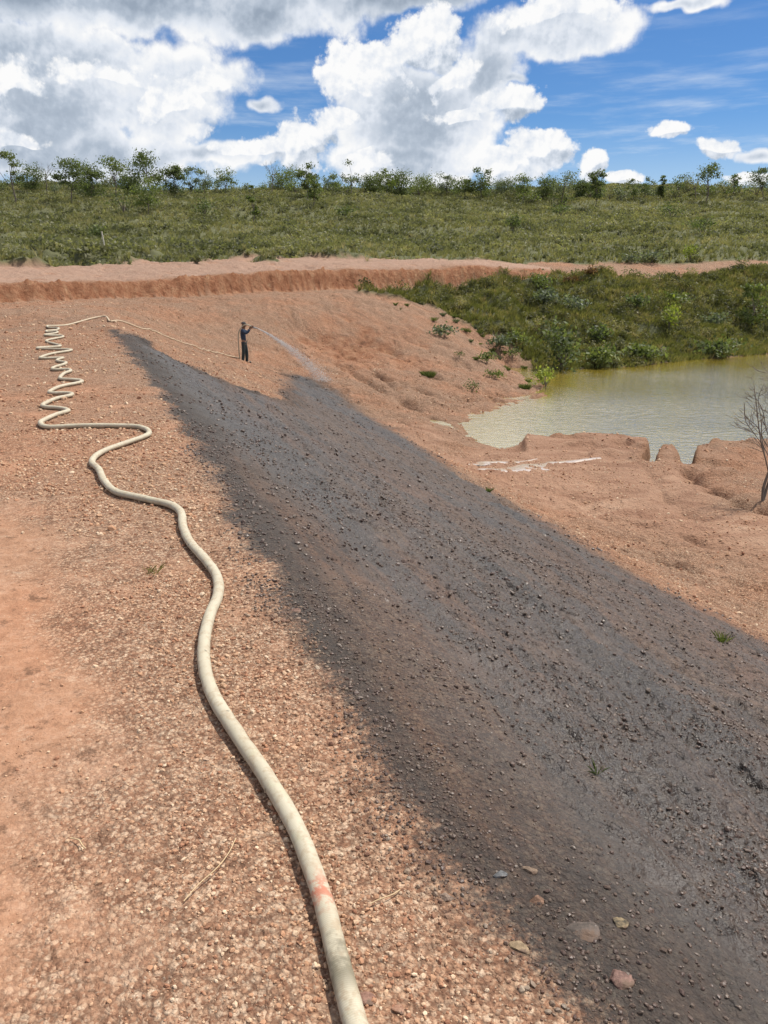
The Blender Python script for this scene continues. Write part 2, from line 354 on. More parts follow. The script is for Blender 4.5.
def hit(px, py, detail=0):
    """where the ray of a picture pixel first meets the ground"""
    px = np.atleast_1d(np.asarray(px, float)); py = np.atleast_1d(np.asarray(py, float))
    X = px - 384; YU = 512 - py
    dy = F * math.cos(PITCH) + YU * math.sin(PITCH); dz = YU * math.cos(PITCH) - F * math.sin(PITCH)
    ts = np.exp(np.linspace(math.log(1.0), math.log(230), 700))
    out = []
    for i in range(len(px)):
        s = ts / dy[i]; hh = height(X[i] * s, ts, detail); g = EYE + dz[i] * s - hh
        k = np.nonzero(g < 0)[0]
        if len(k) == 0: out.append((X[i] * s[-1], ts[-1], hh[-1])); continue
        j = max(k[0], 1); f = g[j - 1] / (g[j - 1] - g[j]); tt = ts[j - 1] + f * (ts[j] - ts[j - 1]); ss = tt / dy[i]
        out.append((X[i] * ss, tt, EYE + dz[i] * ss))
    return out
RILLS = []; WETP = None; VEGP = None; SEDP = None
def masks(x, y):
    z = np.zeros(x.shape)
    if WETP is None: return z, z, z
    r = np.hypot(x, y)
    sdv = poly_sd(x, y, VEGP) + 0.5 * fbm(x * .8, y * .8, 4, 91) * 2
    veg = smooth(sdv, .6, -.6)
    cs, csd, ch = cut_step(x, y)
    sh = poly_sd(x, y, HILLP) + fbm(x * .35, y * .5, 4, 93, .6) * 3.6 * smooth(x, 40, -5)
    veg = np.maximum(veg, smooth(sh, .5, -.5))
    sdw = poly_sd(x, y, WETP)
    wet = -sdw
    sed = smooth(poly_sd(x, y, SEDP) + fbm(x * .5, y * .5, 3, 95) * 1.2, .8, -.8)
    return wet, veg, sed
_w = [(112, 331), (172, 357), (229, 384), (283, 401), (280, 378), (283, 370), (312, 374), (354, 397), (395, 428), (430, 452), (470, 480), (540, 516), (640, 575), (768, 641)]
wp = hit([p[0] for p in _w], [p[1] for p in _w])
ew = [(600, 1024), (520, 945), (440, 870), (380, 760), (330, 690), (290, 600), (240, 520), (200, 450), (160, 390), (132, 355)]
wp2 = [at_z(a, b, -0.02) for a, b in ew]
_x, _y = xy(-3, 8.2); _x2, _y2 = xy(-12, 8.4); _x3, _y3 = xy(-12, 1.0)
_wetp = [p[:2] for p in wp] + [(_x, _y), (_x2, _y2), (_x3, _y3)] + [p[:2] for p in wp2]
_v = [(362, 293), (395, 287), (440, 286), (480, 283), (520, 277), (560, 277), (600, 279), (660, 281), (720, 272), (800, 273)]
_v2 = [(562, 372), (550, 380), (543, 372), (530, 362), (515, 350), (500, 338), (470, 322), (430, 305), (395, 298)]
_vegp = [p[:2] for p in hit([p[0] for p in _v], [p[1] for p in _v])] + [(70, 68), (60, 50), (46, 46), (40, 58.5), (30, 58)] + [at_z(*p, WATER)[:2] for p in ((768, 354.5), (698, 360), (636, 367), (587, 369.5))] + [p[:2] for p in hit([p[0] for p in _v2], [p[1] for p in _v2])]
_h = [(-150, 272), (0, 268), (60, 258), (110, 262.5), (200, 261), (300, 258), (400, 260), (500, 263), (600, 265), (700, 265.5), (768, 265.5)]
_hy = [44, 48, 51, 53, 57, 61, 65, 67, 69, 71, 73]
HILLP = [at_y(a, b, c)[:2] for (a, b), c in zip(_h, _hy)] + [(75, 74), (400, 120), (900, 900), (-900, 900), (-400, 30), (-60, 40)]
_s = [(455, 452), (500, 446), (560, 438), (650, 440), (690, 470), (720, 500), (768, 512), (900, 560), (768, 570), (700, 545), (620, 530), (540, 500), (480, 478), (430, 450), (390, 425), (410, 420), (440, 432)]
_sedp = [p[:2] for p in hit([p[0] for p in _s], [p[1] for p in _s])]
WETP, VEGP, SEDP = _wetp, _vegp, _sedp

_r = [([(455, 492), (520, 507), (575, 528), (640, 553), (700, 573), (770, 592), (860, 615)], .10, .13), ([(560, 500), (610, 520), (660, 527), (720, 548), (790, 566)], .05, .12),
      ([(686, 468), (700, 482), (725, 494), (750, 506), (790, 514)], .22, .22), ([(640, 462), (655, 480), (668, 500), (700, 520)], .07, .25), ([(590, 470), (600, 490), (580, 510), (540, 505)], .05, .3),
      ([(350, 335), (395, 352), (440, 378), (475, 392), (520, 396), (545, 392)], .16, .22), ([(300, 346), (350, 366), (395, 380), (440, 398), (495, 400)], .12, .2), ([(330, 358), (380, 388), (420, 410), (455, 428)], .15, .2),
      ([(270, 322), (320, 338), (360, 360), (400, 392)], .10, .18), ([(395, 330), (430, 350), (470, 366), (520, 380)], .10, .2), ([(395, 418), (420, 428), (450, 441)], .14, .18), ([(480, 330), (495, 352), (520, 372), (535, 384)], .12, .25)]
_rr = []
for p_, d_, w_ in _r:
    d_ *= 3.0; w_ *= .85
    _rr.append(([q[:2] for q in hit([a for a, b in p_], [b for a, b in p_])], d_, w_))
RILLS = _rr

# ------------------------------------------------------------ mesh helpers
def link(name, me, mat=None, parent=None, label=None, cat=None, group=None, kind=None, loc=None):
    o = bpy.data.objects.new(name, me); COL.objects.link(o)
    if mat is not None and me is not None: me.materials.append(mat)
    if parent is not None: o.parent = parent
    if loc is not None: o.location = loc
    if label: o['label'] = label
    if cat: o['category'] = cat
    if group: o['group'] = group
    if kind: o['kind'] = kind
    return o
def np_mesh(name, V, Fc, smooth_=False, attrs=None):
    """V (n,3); Fc (m,k) of one face size"""
    me = bpy.data.meshes.new(name); V = np.asarray(V, np.float32); Fc = np.asarray(Fc, np.int32)
    n, (m, k) = len(V), Fc.shape
    me.vertices.add(n); me.vertices.foreach_set('co', V.ravel())
    me.loops.add(m * k); me.loops.foreach_set('vertex_index', Fc.ravel())
    me.polygons.add(m); me.polygons.foreach_set('loop_start', np.arange(0, m * k, k, dtype=np.int32))
    me.polygons.foreach_set('use_smooth', np.full(m, smooth_, bool))
    me.update(calc_edges=True)
    for an, (dom, arr) in (attrs or {}).items():
        arr = np.asarray(arr, np.float32)
        typ = 'FLOAT' if arr.ndim == 1 else 'FLOAT_VECTOR'
        a = me.attributes.new(an, typ, dom); a.data.foreach_set('value' if arr.ndim == 1 else 'vector', arr.ravel())
    return me
def principled(name, build, rough=0.9, spec=0.3):
    m = bpy.data.materials.new(name); m.use_nodes = True; nt = m.node_tree; nt.nodes.clear(); t = NT(nt)
    out = t.new('ShaderNodeOutputMaterial'); p = t.new('ShaderNodeBsdfPrincipled', {'Roughness': rough, 'Specular IOR Level': spec})
    nt.links.new(p.outputs[0], out.inputs[0]); build(t, p, out); return m
def setin(t, p, k, v):
    if isinstance(v, bpy.types.NodeSocket): t.l.new(v, p.inputs[k])
    else: p.inputs[k].default_value = v if not isinstance(v, tuple) else tuple(v) + (1.0,)
def bump(t, p, h, strength, dist):
    b = t.new('ShaderNodeBump', {'Height': h, 'Strength': strength, 'Distance': dist}); t.l.new(b.outputs[0], p.inputs['Normal']); return b

# ------------------------------------------------------------ ground
def ground_shader(t, p, out):
    pos = t.new('ShaderNodeNewGeometry').outputs['Position']
    duv = t.new('ShaderNodeAttribute', attribute_name='duv').outputs['Vector']
    wet_d = t.attr('wet'); veg = t.attr('veg'); sed = t.attr('sed'); cutm = t.attr('cut'); road = t.attr('road'); und = t.attr('shore')
    dist = t.vm('LENGTH', pos)
    big = t.noise(pos, .35, 5, .6); mid = t.noise(pos, 1.6, 5, .6); fine = t.noise(pos, 14, 5, .65); vfine = t.noise(pos, 70, 3, .6)
    # gravel cells
    pv = t.vm('ADD', pos, t.vm('SCALE', t.vm('SUBTRACT', t.noise(pos, 40, 2, col=True), (.5, .5, .5)), scale=0.012))
    g1 = t.vor(pv, 58); g2 = t.vor(pv, 120); g3 = t.vor(pv, 17)
    r1 = t.new('ShaderNodeSeparateColor', {0: g1.outputs['Color']}).outputs[0]; r2 = t.new('ShaderNodeSeparateColor', {0: g2.outputs['Color']}).outputs[1]
    r3 = t.new('ShaderNodeSeparateColor', {0: g3.outputs['Color']}).outputs[0]
    stops = [(0.0, (.13, .055, .03)), (.3, (.29, .13, .068)), (.55, (.40, .205, .115)), (.8, (.52, .33, .205)), (1.0, (.66, .48, .33))]
    c1 = t.ramp(r1, stops); c2 = t.ramp(r2, stops)
    grav = t.mix(.5, c1, c2)
    gap = t.m('MULTIPLY', t.sm(g1.outputs['Distance'], .42, .75), .6)  # darker soil between cells, painted in for the shade of the crevices
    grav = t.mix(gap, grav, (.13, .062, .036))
    clay = t.ramp(t.m('MULTIPLY_ADD', fine, .6, t.m('MULTIPLY', mid, .4)), [(.3, (.30, .135, .07)), (.5, (.42, .205, .11)), (.7, (.53, .31, .20))])
    smoothm = t.m('MAXIMUM', t.m('MULTIPLY', t.sm(mid, .52, .66), .55), t.attr('track'))
    smoothm = t.m('MAXIMUM', smoothm, t.m('MULTIPLY', sed, .75))
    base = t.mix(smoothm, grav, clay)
    base = t.mix(t.sm(big, .40, .64), base, t.mix(1.0, base, (1.10, .93, .82), 'MULTIPLY'))
    # speckle of dark and light bits that still reads far away
    sp_ = t.noise(pos, 9, 8, .8)
    base = t.mix(t.m('MULTIPLY', t.sm(sp_, .48, .36), .75), base, (.14, .065, .036))
    base = t.mix(t.m('MULTIPLY', t.sm(t.noise(pos, 5, 8, .85), .55, .68), .55), base, (.62, .43, .29))
    # streaks along the machine tracks of the face
    dv = t.mapping(duv, scale=(.25, 5.0, 1))
    st = t.noise(dv, 1.0, 5, .65)
    base = t.mix(t.m('MULTIPLY', t.m('MULTIPLY', t.sm(st, .47, .36), t.attr('face')), .5), base, (.20, .10, .06))
    # sediment by the water: redder, with flow marks
    sedc = t.ramp(t.noise(t.mapping(pos, scale=(.5, 1.2, 1)), 1.2, 6, .6, dist=1.0), [(.32, (.27, .125, .072)), (.5, (.38, .20, .12)), (.62, (.44, .245, .15)), (.75, (.54, .33, .215))])
    base = t.mix(t.m('MULTIPLY', sed, .85), base, sedc)
    # old road pinkish, red cut
    base = t.mix(t.m('MULTIPLY', road, .8), base, t.mix(t.noise(pos, 2.5, 7, .75), (.26, .135, .09), (.58, .37, .26)))
    cutc = t.ramp(t.noise(t.mapping(pos, scale=(1, 1, .35)), 3.0, 7, .7), [(.28, (.19, .055, .022)), (.45, (.44, .157, .064)), (.6, (.55, .245, .115)), (.78, (.68, .42, .22))])
    base = t.mix(cutm, base, cutc)
    # red patch below the far shoulder
    # soil under plants
    vegc = t.mix(t.noise(pos, .9, 6, .7), (.07, .08, .03), (.22, .21, .10))
    vegc = t.mix(t.sm(t.noise(pos, .5, 5, .7), .62, .78), vegc, (.27, .18, .10))
    base = t.mix(veg, base, vegc)
    base = t.new('ShaderNodeHueSaturation', {'Hue': .5045, 'Saturation': .90, 'Value': .84, 'Color': base}).outputs[0]
    # wetting
    vv0 = t.new('ShaderNodeSeparateXYZ', {0: duv}).outputs[2]
    wn = t.m('ADD', t.m('MULTIPLY_ADD', t.noise(pos, 1.1, 4, .6), 1.0, -.5), t.m('MULTIPLY_ADD', t.noise(pos, 26, 6, .8), .95, -.475))
    wn = t.m('MULTIPLY', wn, t.lin(dist, 2, 14, .5, 1.0))
    wd = t.m('ADD', wet_d, wn)
    toe = t.sm(vv0, 5.2, 7.0)
    wet = t.sm(wd, t.m('MULTIPLY_ADD', toe, -.15, -.13), t.m('MULTIPLY_ADD', toe, .75, .05))
    wet_in = t.sm(wd, .1, .9)
    streak = t.noise(t.mapping(duv, scale=(.16, .95, 1)), 1.0, 5, .6)
    vv_ = t.new('ShaderNodeSeparateXYZ', {0: duv}).outputs[2]
    band = t.m('MULTIPLY', t.sm(vv_, 2.6, 4.2), t.sm(vv_, 7.4, 6.2))
    damp = t.sm(t.m('MULTIPLY_ADD', band, .13, streak), .47, .64)        # 0 soaked grey, 1 browner and drier
    soaked = t.mix(1.0, base, (.12, .135, .145), 'MULTIPLY')
    soaked = t.mix(.4, soaked, (.027, .024, .020))
    brown = t.mix(1.0, base, (.265, .25, .23), 'MULTIPLY')
    wetc = t.mix(t.m('MULTIPLY', damp, .95), soaked, brown)
    wetc = t.mix(t.m('MULTIPLY', t.sm(t.noise(t.mapping(duv, scale=(.4, 4.5, 1)), 1.0, 7, .7), .50, .36), .6), wetc, (.022, .017, .014))
    base2 = t.mix(t.m('MULTIPLY', wet, .97), base, wetc)
    shore = t.sm(und, .35, .02)
    base2 = t.mix(t.m('MULTIPLY', shore, .6), base2, (.20, .10, .05))
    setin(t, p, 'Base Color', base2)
    rg = t.m('MULTIPLY_ADD', t.m('MULTIPLY', wet_in, t.m('SUBTRACT', 1.0, t.m('MULTIPLY', damp, .55))), -.52, .93)
    setin(t, p, 'Roughness', t.m('ADD', rg, t.m('MULTIPLY_ADD', fine, .16, -.08)))
    setin(t, p, 'Specular IOR Level', t.m('MULTIPLY_ADD', wet, .5, .12))
    # relief
    h1 = t.m('MULTIPLY', t.m('SUBTRACT', 1.0, g1.outputs['Distance']), .009); h2 = t.m('MULTIPLY', t.m('SUBTRACT', 1.0, g2.outputs['Distance']), .005)
    h3 = t.m('MULTIPLY', t.m('MULTIPLY', t.m('SUBTRACT', .6, g3.outputs['Distance']), r3), .05)
    hh = t.m('MULTIPLY', t.m('ADD', h1, h2), t.m('SUBTRACT', 1.0, t.m('MULTIPLY', smoothm, .85)))
    hh = t.m('ADD', hh, t.m('MULTIPLY', h3, t.m('MULTIPLY_ADD', t.attr('face'), 1.1, t.lin(dist, 3, 16, .05, .35))))
    hh = t.m('ADD', hh, t.m('MULTIPLY', t.noise(pos, 6, 7, .75), t.lin(dist, 2, 26, .024, .17)))
    hh = t.m('ADD', hh, t.m('MULTIPLY', t.noise(pos, 3.5, 7, .8), t.m('MULTIPLY', cutm, .6)))
    bump(t, p, hh, .85, 1.0)
M_ground = principled("dry_and_wet_gravelly_earth", ground_shader)

def fine_az():
    a = list(np.arange(-32, 32.001, .105))
    s = .105; x = 32.0; r = []
    while x < 180: s = min(s * 1.12, 5.0); x += s; r.append(min(x, 180))
    right = r[:-1]; return np.radians(np.array([-q for q in right[::-1]] + a + right + [180.0]))
AZ = fine_az()
rr = [0.25]
while rr[-1] < 70: rr.append(rr[-1] * (1.0115 if rr[-1] < 1 else 1.0058))
while rr[-1] < 240: rr.append(rr[-1] * 1.010)
while rr[-1] < 4000: rr.append(rr[-1] * 1.12)
RR = np.array(rr)
na, nr = len(AZ), len(RR)
GX = (RR[:, None] * np.sin(AZ)[None, :]); GY = (RR[:, None] * np.cos(AZ)[None, :])
GZ = height(GX, GY, 1.0)
gx, gy, gz = GX.ravel(), GY.ravel(), GZ.ravel()
idx = np.arange(nr * na).reshape(nr, na)
nxt = np.roll(idx, -1, axis=1)
Fq = np.stack([idx[:-1], nxt[:-1], nxt[1:], idx[1:]], -1).reshape(-1, 4)[:, ::-1]
wetm, vegm, sedm = masks(gx, gy)
gu, gv = uv(gx, gy)
csA, csdA, chA = cut_step(gx, gy)
cutA = smooth(csdA, -.12, .05) * smooth(csdA, 1.35, .55) * smooth(chA, .15, .4)
# redder broken ground at the foot of the shoulder beyond the worker
rp = hit([372, 330], [352, 346]); rp = [q[:2] for q in rp]
redp = np.exp(-(((gx - rp[0][0]) / 2.6) ** 2 + ((gy - rp[0][1]) / 2.6) ** 2)) + np.exp(-(((gx - rp[1][0]) / 2.2) ** 2 + ((gy - rp[1][1]) / 2.5) ** 2))
cutA = np.maximum(cutA, np.clip(redp * .8 + fbm(gx * 1.0, gy * 1.0, 4, 7) * 1.2 - .35, 0, .75) * (gy > 30))
road = smooth(csdA, .9, 2.2) * (1 - vegm) * (gy > 20) * smooth(csdA, 60, 50)
face = smooth(gv, .9, 2.5) * (1 - vegm) * smooth(gy, 70, 55)
# a compacted wheel track at the left of the crest
trk = hit([-60, 5, 10, 5, -10], [1000, 800, 700, 620, 520])
td, _, _ = seg_dist(gx, gy, [q[:2] for q in trk])
track = smooth(td + fbm(gx * 1.5, gy * 1.5, 4, 17) * .35, .42, .02) * .9 * (gy < 12)
pond_sd = poly_sd(gx, gy, pond)
me = np_mesh("ground", np.stack([gx, gy, gz], 1), Fq, True, {
    'wet': ('POINT', np.clip(wetm, -5, 5)), 'veg': ('POINT', vegm), 'sed': ('POINT', sedm), 'cut': ('POINT', cutA), 'road': ('POINT', road),
    'face': ('POINT', face), 'track': ('POINT', track), 'shore': ('POINT', np.clip(pond_sd, -2, 5)), 'duv': ('POINT', np.stack([*tracks(gx, gy), gv], 1))})
# close the small hole under the camera
bm = bmesh.new(); bm.from_mesh(me); bm.verts.ensure_lookup_table()
bm.faces.new([bm.verts[i] for i in range(na)][::-1]); bm.to_mesh(me); bm.free()
ground = link("ground", me, M_ground, kind="structure")

# ------------------------------------------------------------ water
def water_shader(t, p, out):
    pos = t.new('ShaderNodeNewGeometry').outputs['Position']
    c = t.mix(t.noise(pos, .12, 3), (.28, .205, .025), (.34, .25, .04))
    setin(t, p, 'Base Color', c); p.inputs['Roughness'].default_value = .06; p.inputs['IOR'].default_value = 2.3; p.inputs['Specular IOR Level'].default_value = .5
    p.inputs['Coat Weight'].default_value = 1.0; p.inputs['Coat Roughness'].default_value = .05; p.inputs['Coat IOR'].default_value = 2.4
    a = t.noise(t.mapping(pos, scale=(1.0, 2.2, 1), rot=(0, 0, R(-12))), 2.4, 4, .6, dist=.6)
    b = t.noise(t.mapping(pos, scale=(1.0, 1.7, 1), rot=(0, 0, R(25))), 7.0, 3, .6)
    patch = t.sm(t.noise(pos, .10, 3), .25, .7)
    h = t.m('ADD', t.m('MULTIPLY', a, .026), t.m('MULTIPLY', b, .009))
    bb = bump(t, p, t.m('MULTIPLY', h, t.m('MULTIPLY_ADD', patch, .6, .4)), 1.0, 1.0); t.l.new(bb.outputs[0], p.inputs['Coat Normal'])
M_water = principled("muddy_pond_water", water_shader)
bm = bmesh.new()
vs = [bm.verts.new((x, y, WATER)) for x, y in ((-1.5, 33.5), (1.8, 27.5), (4, 22), (13, 18), (30, 20), (47, 42), (45, 60), (24, 60), (8, 46.5))]
bm.faces.new(vs); me = bpy.data.meshes.new("pond_water"); bm.to_mesh(me); bm.free()
link("pond_water", me, M_water, kind="structure")
# thin runoff puddles on the sediment
def puddle(name, pix, wid):
    pts = hit([q[0] for q in pix], [q[1] for q in pix]); P = []
    for i in range(len(pts) - 1):
        for k in range(10): f = k / 10; P.append([pts[i][j] * (1 - f) + pts[i + 1][j] * f for j in range(2)])
    P = np.array(P); n = len(P); tt = np.linspace(0, 1, n)
    hw = wid * np.sin(np.pi * np.clip(tt, .02, .98)) ** .5 * (0.75 + 1.3 * fbm(P[:, 0] * 1.1, P[:, 1] * 1.1, 3, 8))
    hw = np.maximum(hw, .02)
    T = np.gradient(P, axis=0); N = np.stack([-T[:, 1], T[:, 0]], 1); N /= np.linalg.norm(N, axis=1)[:, None] + 1e-9
    rows = [P + N * (hw * s)[:, None] for s in (-1, -.6, -.2, .2, .6, 1)]
    A = np.concatenate(rows); z = height(A[:, 0], A[:, 1], 1.0)
    zz = z.reshape(6, n); zc = np.convolve(np.pad(zz.mean(0), 4, 'edge'), np.ones(9) / 9, 'valid') + .012
    Z = np.tile(zc, (6, 1)); Z[0] -= .02; Z[-1] -= .02
    V = np.column_stack([A, Z.ravel()]); ii = np.arange(6 * n).reshape(6, n)
    Fc = np.stack([ii[:-1, :-1], ii[:-1, 1:], ii[1:, 1:], ii[1:, :-1]], -1).reshape(-1, 4)
    link(name, np_mesh(name, V, Fc[:, ::-1], True), M_pud, kind="structure")
def pud_shader(t, p, out):
    pos = t.new('ShaderNodeNewGeometry').outputs['Position']
    setin(t, p, 'Base Color', t.mix(t.noise(pos, 2.5, 4), (.38, .29, .22), (.50, .41, .34)))
    p.inputs['Roughness'].default_value = .12; p.inputs['IOR'].default_value = 1.4; p.inputs['Specular IOR Level'].default_value = .8
    bump(t, p, t.noise(pos, 7, 3), .25, .02)
M_pud = principled("thin_runoff_water", pud_shader)
puddle("puddle", [(600, 458), (575, 460.5), (552, 463), (528, 468.5), (500, 471), (475, 468)], .32)
puddle("puddle", [(537, 458), (512, 463), (484, 463.5), (462, 464)], .20)

# ------------------------------------------------------------ hose
def catmull(P, n):
    P = [np.array(q, float) for q in P]; P = [2 * P[0] - P[1]] + P + [2 * P[-1] - P[-2]]; out = []
    for i in range(1, len(P) - 2):
        for k in range(n):
            t = k / n; a, b, c, d = P[i - 1], P[i], P[i + 1], P[i + 2]
            out.append(.5 * ((2 * b) + (c - a) * t + (2 * a - 5 * b + 4 * c - d) * t * t + (3 * b - a - 3 * c + d) * t ** 3))
    out.append(P[-2]); return np.array(out)
def tube(P, rad, sides=8, cap=True):
    """tube round a path; rad a number or an array"""
    P = np.asarray(P, float); n = len(P); rad = np.broadcast_to(np.asarray(rad, float), (n,))
    T = np.gradient(P, axis=0); T /= np.linalg.norm(T, axis=1)[:, None] + 1e-12
    up = np.array([0, 0, 1.0]); 
    A = np.cross(T, up); bad = np.linalg.norm(A, axis=1) < .25
    if bad.any(): A[bad] = np.cross(T[bad], np.array([1.0, 0.1, 0]))
    for i in range(1, n):
        if np.dot(A[i], A[i - 1]) < 0: A[i] = -A[i]
    A /= np.linalg.norm(A, axis=1)[:, None] + 1e-12; B = np.cross(A, T)
    th = np.arange(sides) / sides * 2 * np.pi
    V = P[:, None, :] + rad[:, None, None] * (A[:, None, :] * np.cos(th)[None, :, None] + B[:, None, :] * np.sin(th)[None, :, None])
    V = V.reshape(-1, 3); ii = np.arange(n * sides).reshape(n, sides); jj = np.roll(ii, -1, 1)
    Fc = np.stack([ii[:-1], jj[:-1], jj[1:], ii[1:]], -1).reshape(-1, 4)
    return V, Fc
HR = 0.0285
hp = [(371, 1075), (363, 1045), (352, 1012), (345, 985), (335, 945), (325, 905), (312, 865), (296, 826), (272, 785), (250, 752), (231, 724), (214, 696), (205, 668), (204, 640), (210, 615), (218, 595), (217, 577),
      (205, 559), (190, 543), (183, 526), (181, 513), (170, 505), (146, 500), (118, 494), (105, 483), (99, 470), (92, 462), (99, 453), (122, 443.5), (145, 435.5), (149, 431.5), (143, 428), (130, 426), (82, 425.5), (48, 426), (40.5, 423),
      (44, 419.5), (56, 414.5), (67, 410.8), (67, 408.8), (60, 406.9), (46, 406), (43, 403.8), (54, 399.4), (70, 395.8), (71.5, 393.8), (65, 393), (52, 393), (50, 391), (62, 386.5), (80, 382.3), (80.5, 380.2), (70, 379.4),
      (61, 378.8), (60.5, 376.5), (64, 372.8), (70, 370.8), (69.5, 369.2), (62, 369), (54, 369), (53, 367.4), (64, 364.7), (65.8, 363.2), (58, 361.8), (57.8, 360), (62.5, 357.6), (42, 358.2), (41.5, 357), (52, 353.8), (69.5, 350.8),
      (68, 349.6), (40, 349), (40, 347.8), (59, 345.7), (58, 344.4), (47.5, 342), (48, 340.5), (62, 337.6), (61, 336.4), (46.5, 337), (47, 335.8), (57, 333.8), (56, 332.6), (47.5, 332.4), (47.5, 331.2), (58, 329.6), (57, 328.4), (48, 328.2),
      (49, 326.9), (61.5, 324.8), (82, 321.5), (104, 319.6), (110, 322)]
pp = catmull(hp, 7)
H3 = np.array([at_z(a, b, 0.03) for a, b in pp])
H3[:, 2] = height(H3[:, 0], H3[:, 1], 1.0) + HR * .93
H3[:, 2] = np.convolve(np.pad(H3[:, 2], 3, 'edge'), np.ones(7) / 7, 'valid') + .002
FEET = np.array(hit(245, 361)[0]); FEET[2] = float(height(FEET[:1], FEET[1:2], 1.0)[0])
bx, by, bz = FEET
heel = np.array([bx - .16, by - .02])
mid = [H3[-1, :2] * (1 - f) + heel * f + np.array([0.0, -.9]) * math.sin(f * math.pi) for f in np.linspace(0.04, .985, 60)]
mid = np.array(mid); mid += np.stack([0 * mid[:, 0], .12 * fbm(mid[:, 0] * 1.1, mid[:, 1] * .5, 2, 5)], 1)
mz_ = height(mid[:, 0], mid[:, 1], 1.0); mz_ = np.maximum(mz_, np.convolve(np.pad(mz_, 2, 'edge'), np.ones(5) / 5, 'valid'))
M3 = np.column_stack([mid, mz_ + HR + .035])
up3 = catmull([(M3[-1, 0], M3[-1, 1], M3[-1, 2]), (bx - .22, by - .02, bz + .10), (bx - .235, by - .02, bz + .5), (bx - .24, by - .03, bz + .95), (bx - .21, by - .05, bz + 1.27), (bx - .10, by - .09, bz + 1.50), (bx + .06, by - .14, bz + 1.635), (bx + .20, by - .16, bz + 1.66), (bx + .36, by - .17, bz + 1.60), (bx + .46, by - .17, bz + 1.55)], 8)
path = np.vstack([H3, M3[1:-1], up3[1:]])
arc = np.concatenate([[0], np.cumsum(np.linalg.norm(np.diff(path, axis=0), axis=1))])
L = arc[-1]
ss = np.concatenate([np.arange(0, 12, .03), np.arange(12, L, .05)])
path = np.column_stack([np.interp(ss, arc, path[:, j]) for j in range(3)])
rad = HR * (1 + .035 * fbm(ss * 3.0, ss * 0, 3, 4))
rad = np.where(ss > arc[len(H3)], np.linspace(1, 1, len(ss)) * HR * .8, rad)
V, Fc = tube(path, rad, 14)
V[:, 2] = np.repeat(path[:, 2], 14) + (V[:, 2] - np.repeat(path[:, 2], 14)) * np.repeat(np.where(ss < arc[len(H3)], .86, 1.0), 14)
V += .0016 * fbm(V[:, 0] * 18, V[:, 1] * 18 + V[:, 2] * 20, 3, 12)[:, None]
cs_ = np.repeat(ss, 14)
# where the stains of the near length lie, measured along the hose
def arc_at(py): 
    i = int(np.argmin(np.abs(pp[:, 1] - py))); return arc[i]
s_or, s_d0, s_d1 = arc_at(893), arc_at(992), arc_at(935)
patchv = np.exp(-((cs_ - s_or) / .055) ** 2)
dark = smooth(cs_, s_d0 - .03, s_d0 + .04) * smooth(cs_, s_d1 + .06, s_d1 - .06)
dusty = smooth(cs_, arc[len(H3)] - 6, arc[len(H3)]) * smooth(cs_, L - 2.2, L - 2.4)
me = np_mesh("hose", V, Fc, True, {'along': ('POINT', cs_), 'redmark': ('POINT', patchv), 'darkmark': ('POINT', dark), 'dusty': ('POINT', dusty)})
def hose_shader(t, p, out):
    pos = t.new('ShaderNodeNewGeometry').outputs['Position']
    n1 = t.noise(pos, 5, 6, .65); n2 = t.noise(pos, 28, 5, .7); n3 = t.noise(t.vm('ADD', pos, (3, 1, 7)), 11, 5, .7)
    c = t.mix(n1, (.34, .29, .20), (.53, .48, .365))
    c = t.mix(t.m('MULTIPLY', t.sm(n2, .46, .66), .65), c, (.33, .245, .155))
    c = t.mix(t.m('MULTIPLY', t.sm(n3, .56, .68), .5), c, (.44, .42, .29))
    sp_ = t.noise(pos, 16, 2, .5)
    c = t.mix(t.m('MULTIPLY', t.sm(sp_, .70, .74), .7), c, (.09, .08, .06))
    z = t.m('MULTIPLY', t.attr('darkmark'), t.sm(t.m('ADD', n1, t.m('MULTIPLY', n3, .6)), .62, .80))
    c = t.mix(t.m('MULTIPLY', z, .85), c, (.15, .13, .085))
    c = t.mix(t.m('MULTIPLY', t.m('MULTIPLY', t.attr('redmark'), t.sm(n2, .42, .55)), .9), c, (.42, .14, .08))
    c = t.mix(t.m('MULTIPLY', t.attr('dusty'), .7), c, (.50, .36, .23))
    setin(t, p, 'Base Color', c); p.inputs['Roughness'].default_value = .62
    # woven jacket
    w_ = t.new('ShaderNodeTexWave', {'Vector': t.new('ShaderNodeCombineXYZ', {0: t.attr('along')}).outputs[0], 'Scale': 55.0}).outputs[1]
    bump(t, p, t.m('ADD', t.m('MULTIPLY', w_, .0006), t.m('MULTIPLY', n2, .002)), .5, 1.0)
M_hose = principled("dusty_cream_hose", hose_shader, spec=.35)
link("hose", me, M_hose, label="long cream hose snaking along the dry crest and up to the worker's hands", cat="hose")

